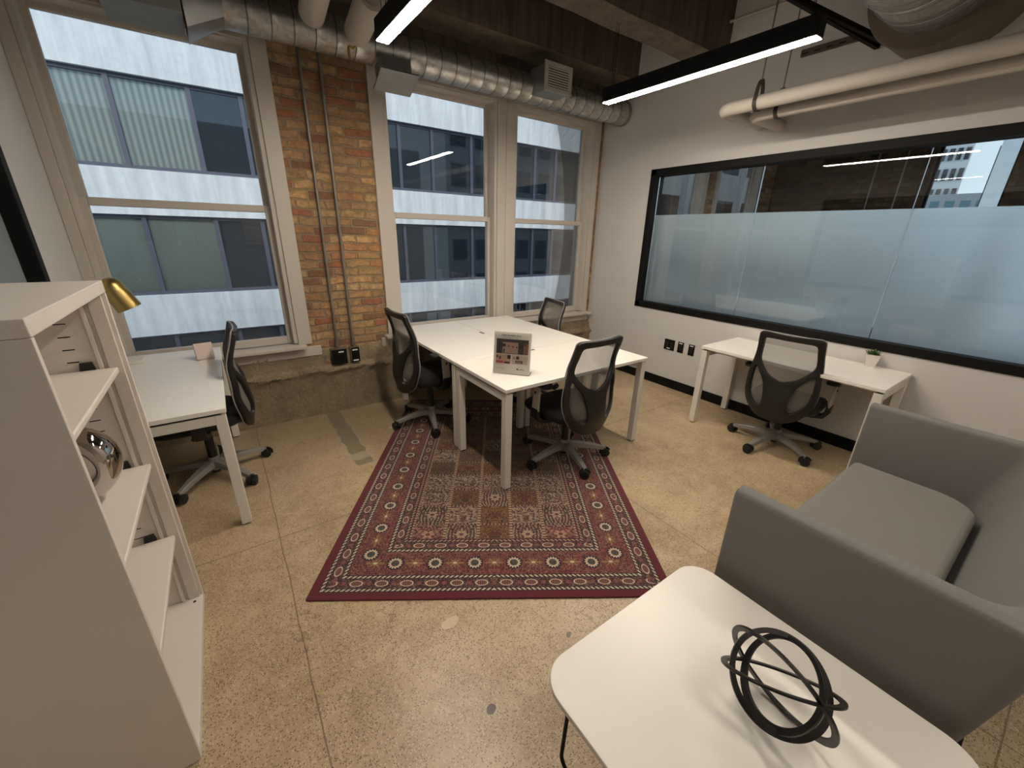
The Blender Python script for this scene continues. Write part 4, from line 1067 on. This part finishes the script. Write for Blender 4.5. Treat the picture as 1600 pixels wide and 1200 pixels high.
# ------------------------------------------------------------------ ducts and pipes
t = thing('spiral_duct', 'silver spiral duct running along the top of the window wall', 'duct', (.3, 3.60, 2.895))
b = B(); R0 = .115; x = 0; prof = []
LEN = XR-.3-.01
n = 40
k = 0
pts = []; 
p = []
xx = 0
while xx < LEN:
    p += [(R0, xx), (R0, min(LEN, xx+.118)), (R0+.004, min(LEN, xx+.122)), (R0+.004, min(LEN, xx+.128)), (R0, min(LEN, xx+.131))]
    xx += .131
p = [(r_, z_) for r_, z_ in p]
b.lathe(p, 48, Matrix.Rotation(PI/2, 4, 'Y') @ Matrix.Rotation(0, 4, 'Z'), cap=True)
b.build('duct_body', MSPIRAL, t, ang=50)
b = B(); n = 32; ringA = []; ringB = []
for i in range(n):
    a = 2*PI*i/n; ringB.append(Vector((0, R0*math.cos(a), R0*math.sin(a))))
    c, s = math.cos(a), math.sin(a); m_ = max(abs(c), abs(s)); ringA.append(Vector((-.2, .15*c/m_, -.03+.17*s/m_)))
b.add(ringA+ringB, [(i, (i+1) % n, n+(i+1) % n, n+i) for i in range(n)]); b.build('transition', MSHEET, t, ang=20)
tag(B().box(-.27, .09, 3.42, 3.80, 2.745, 3.16).build('plenum_box', MSHEETD, bevel=.004), 'grey sheet-metal plenum box in front of the top of the leftmost window', 'duct')
# two registers on the duct
Mt = Matrix.Rotation(math.radians(26), 4, 'X')
t = thing('air_register', 'plain silver square register box hanging under the duct beside the brick pier', 'vent', (1.34, 3.47, 2.675))
b = B(); b.box(-.145, .145, -.10, .12, -.012, .004, M=Matrix.Rotation(math.radians(-24), 4, 'X')); b.build('face_panel', MSHEET, t, bevel=.003)
b = B(); b.box(-.11, .11, -.05, .12, .0, .13, M=Matrix.Rotation(math.radians(-10), 4, 'X')); b.build('boot', MSHEET, t, bevel=.003)
t = thing('air_register', 'white louvred square register with boot on the duct above the right window', 'vent', (2.78, 3.30, 2.82))
b = B(); b.box(-.14, .14, .01, .24, .0, .20); b.build('boot', MSHEET, t, bevel=.003)
b = B(); b.box(-.16, .16, 0, .012, -.005, .03).box(-.16, .16, 0, .012, .18, .215).box(-.16, -.12, 0, .012, .03, .18).box(.12, .16, 0, .012, .03, .18); b.build('face_frame', MVENT, t, bevel=.003)
B().box(-.12, .12, .0095, .0105, .03, .18).build('dark_core', MBLACK, t)
for k in range(8):
    z = .034+k*.0185
    B().box(-.12, .12, -.006, .006, -.0012, .0012, M=Matrix.Translation((0, .003, z+.006)) @ Matrix.Rotation(math.radians(-35), 4, 'X')).build('louvre_slat', MVENT, t)
# insulated pipes by the right wall
t = thing('insulated_pipe', 'white insulated pipe, the upper of the pair elbowing into the right wall', 'pipe', (3.39, 2.06, 2.54))
def arcp(c, r, a0, a1, u, v, n=8): return [Vector(c)+Vector(u)*(r*math.cos(math.radians(a0+(a1-a0)*k/n)))+Vector(v)*(r*math.sin(math.radians(a0+(a1-a0)*k/n))) for k in range(n+1)]
def elbow_pipe(xp, yp, zp, yend, r, loc):
    P = [Vector((xp, yend, zp)), Vector((xp, yend+1, zp))]+arcp((xp+.07, yp-.07, zp), .07, 180, 90, (1, 0, 0), (0, 1, 0))+[Vector((XR-.001, yp, zp))]
    return [p-Vector(loc) for p in P]
b = B(); b.tube(elbow_pipe(3.39, 2.06, 2.545, Y0+.01, .05, (3.39, 2.06, 2.54)), .047, 20); b.build('pipe_run', MPIPE, t, ang=60)
B().cyl(Vector((XR-.012, 2.06, 2.545))-Vector(t.location), Vector((XR-.0005, 2.06, 2.545))-Vector(t.location), .052).build('wall_collar', MPIPE, t)
t2 = thing('insulated_pipe', 'white insulated pipe, the lower of the pair, tight against the wall side', 'pipe', (3.55, 1.90, 2.50))
b = B(); b.tube(elbow_pipe(3.55, 1.90, 2.505, Y0+.01, .05, (3.55, 1.90, 2.50)), .044, 20); b.build('pipe_run', MPIPE, t2, ang=60)
for lab, xx, yy, zz, r in (('dark clevis hanger with rod holding the upper insulated pipe', 3.39, 1.80, 2.545, .052), ('dark clevis hanger with rod holding the lower insulated pipe', 3.55, 1.72, 2.505, .049)):
    t = thing('pipe_hanger', lab, 'hanger', (xx, yy, zz))
    b = B(); b.sweep([(r*math.cos(a), 0, r*math.sin(a)) for a in [math.radians(-230+k*28) for k in range(11)]]+[(.035, 0, .09), (.02, 0, .135), (-.02, 0, .135), (-.035, 0, .09)], [(-.013, -.002), (.013, -.002), (.013, .002), (-.013, .002)], True, up=None) if False else b.sweep(catmull([(r*math.cos(a), 0, r*math.sin(a)) for a in [math.radians(-210+k*30) for k in range(9)]]+[(.03, 0, .10), (.0, 0, .14), (-.03, 0, .10)], 3), [(-.002, -.013), (.002, -.013), (.002, .013), (-.002, .013)], True, up=(0, 1, 0))
    b.build('clevis', plain('rusty_brown_steel', (62, 50, 44), .6), t)
    B().cyl((0, 0, .13), (0, 0, ZC-zz), .005, n=8).build('rod', MCOND, t)
# big wrapped duct entering the right wall and its silver run
t = thing('wrapped_duct', 'large round duct in brown wrap entering the right wall above the white pipes', 'duct', (3.7, 1.0, 3.08))
b = B(); b.lathe([(.37, -.04), (.375, -.01), (.37, .06), (.365, .299)], 48, Matrix.Rotation(PI/2, 4, 'Y')); b.build('wrap', MWRAP, t, ang=50)
b = B(); b.lathe([(.30, -.75), (.30, -.04)], 48, Matrix.Rotation(PI/2, 4, 'Y')); b.build('inner_duct', MSPIRAL, t)
for k in range(3): B().lathe([(.304, -.68+k*.22), (.308, -.675+k*.22), (.304, -.67+k*.22)], 48, Matrix.Rotation(PI/2, 4, 'Y'), cap=False).build('duct_band', MSHEET, t)
t = thing('strut_channel', 'pair of dark steel strut channels hung by the end of the right pendant light', 'bracket', (3.55, 1.4, 2.96))
for o_ in (0, .06):
    B().sweep([(-.75+o_, .30, .10), (.43, -.04-o_, -.10+.02)], [(-.014, -.014), (.014, -.014), (.014, .014), (-.014, .014)], up=(0, 0, 1)).build('channel', MBLACK, t)
t = thing('perforated_angle', 'slotted brown steel angle strip running along the right wall below the ducts', 'bracket', (XR-.02, 1.3, 2.95))
L = Matrix.Identity(4)
MBRN = plain('brown_steel', (84, 72, 64), .6)
B().box(-.004, .018, -.75, .55, -.0, .045).build('strip', MBRN, t)
b = B()
for k in range(16): b.box(-.0048, -.0038, -.70+k*.08, -.66+k*.08, .012, .020)
b.build('slots', MBLACK, t, smooth=False)
# capped insulated pipes near the spiral duct
for lab, P0, P1, r in (('short capped white insulated pipe nearer the leftmost window, hanging before the spiral duct', (.755, 3.30, 2.875), (.70, 2.80, 2.86), .075),
                       ('capped white insulated pipe with small drain valve before the spiral duct', (1.02, 3.28, 2.835), (.975, 2.80, 2.855), .08)):
    P0, P1 = Vector(P0), Vector(P1); d = (P1-P0).normalized()
    t = thing('capped_pipe', lab, 'pipe', P0)
    B().tube([Vector((0, 0, 0))-d*.03, Vector((0, 0, 0))-d*.02, Vector((0, 0, 0)), d*.2, P1-P0], r, 24, scales=[.55, .85, 1, 1, 1]).build('insulation', MPIPE, t, ang=40)
    B().tube([P1-P0-d*.05, P1-P0+d*.02, P1-P0+d*.05+Vector((0, 0, .08)), P1-P0+d*.05+Vector((0, 0, ZC-P1.z))], r*.78, 20).build('pipe_core', MCOND, t)
    if 'valve' in lab:
        b = B(); b.tube(catmull([(0, .02, -.06), (-.02, .05, -.075), (-.045, .055, -.07), (-.05, .055, -.11), (-.045, .055, -.14)], 5, False), .008, 10); b.build('drain_valve', MBRASS, t)
# duct and conduits in the adjacent room
tag(B().cyl((6.8, Y0+.01, 2.95), (6.8, 2.3, 2.95), .2, n=40).build('round_duct', MSPIRAL), 'round silver duct in the adjacent room behind the glass', 'duct')
for lab, yy in (('pale conduit on the far brick wall beyond the glass, nearer the sky window', 2.12), ('pale conduit on the far brick wall beyond the glass, farther from the sky window', 2.45)):
    tag(B().cyl((X1-.015, yy, 0), (X1-.015, yy, 3.5), .012, n=10).build('conduit', MCOND), lab, 'pipe', 'conduits on the far brick wall')
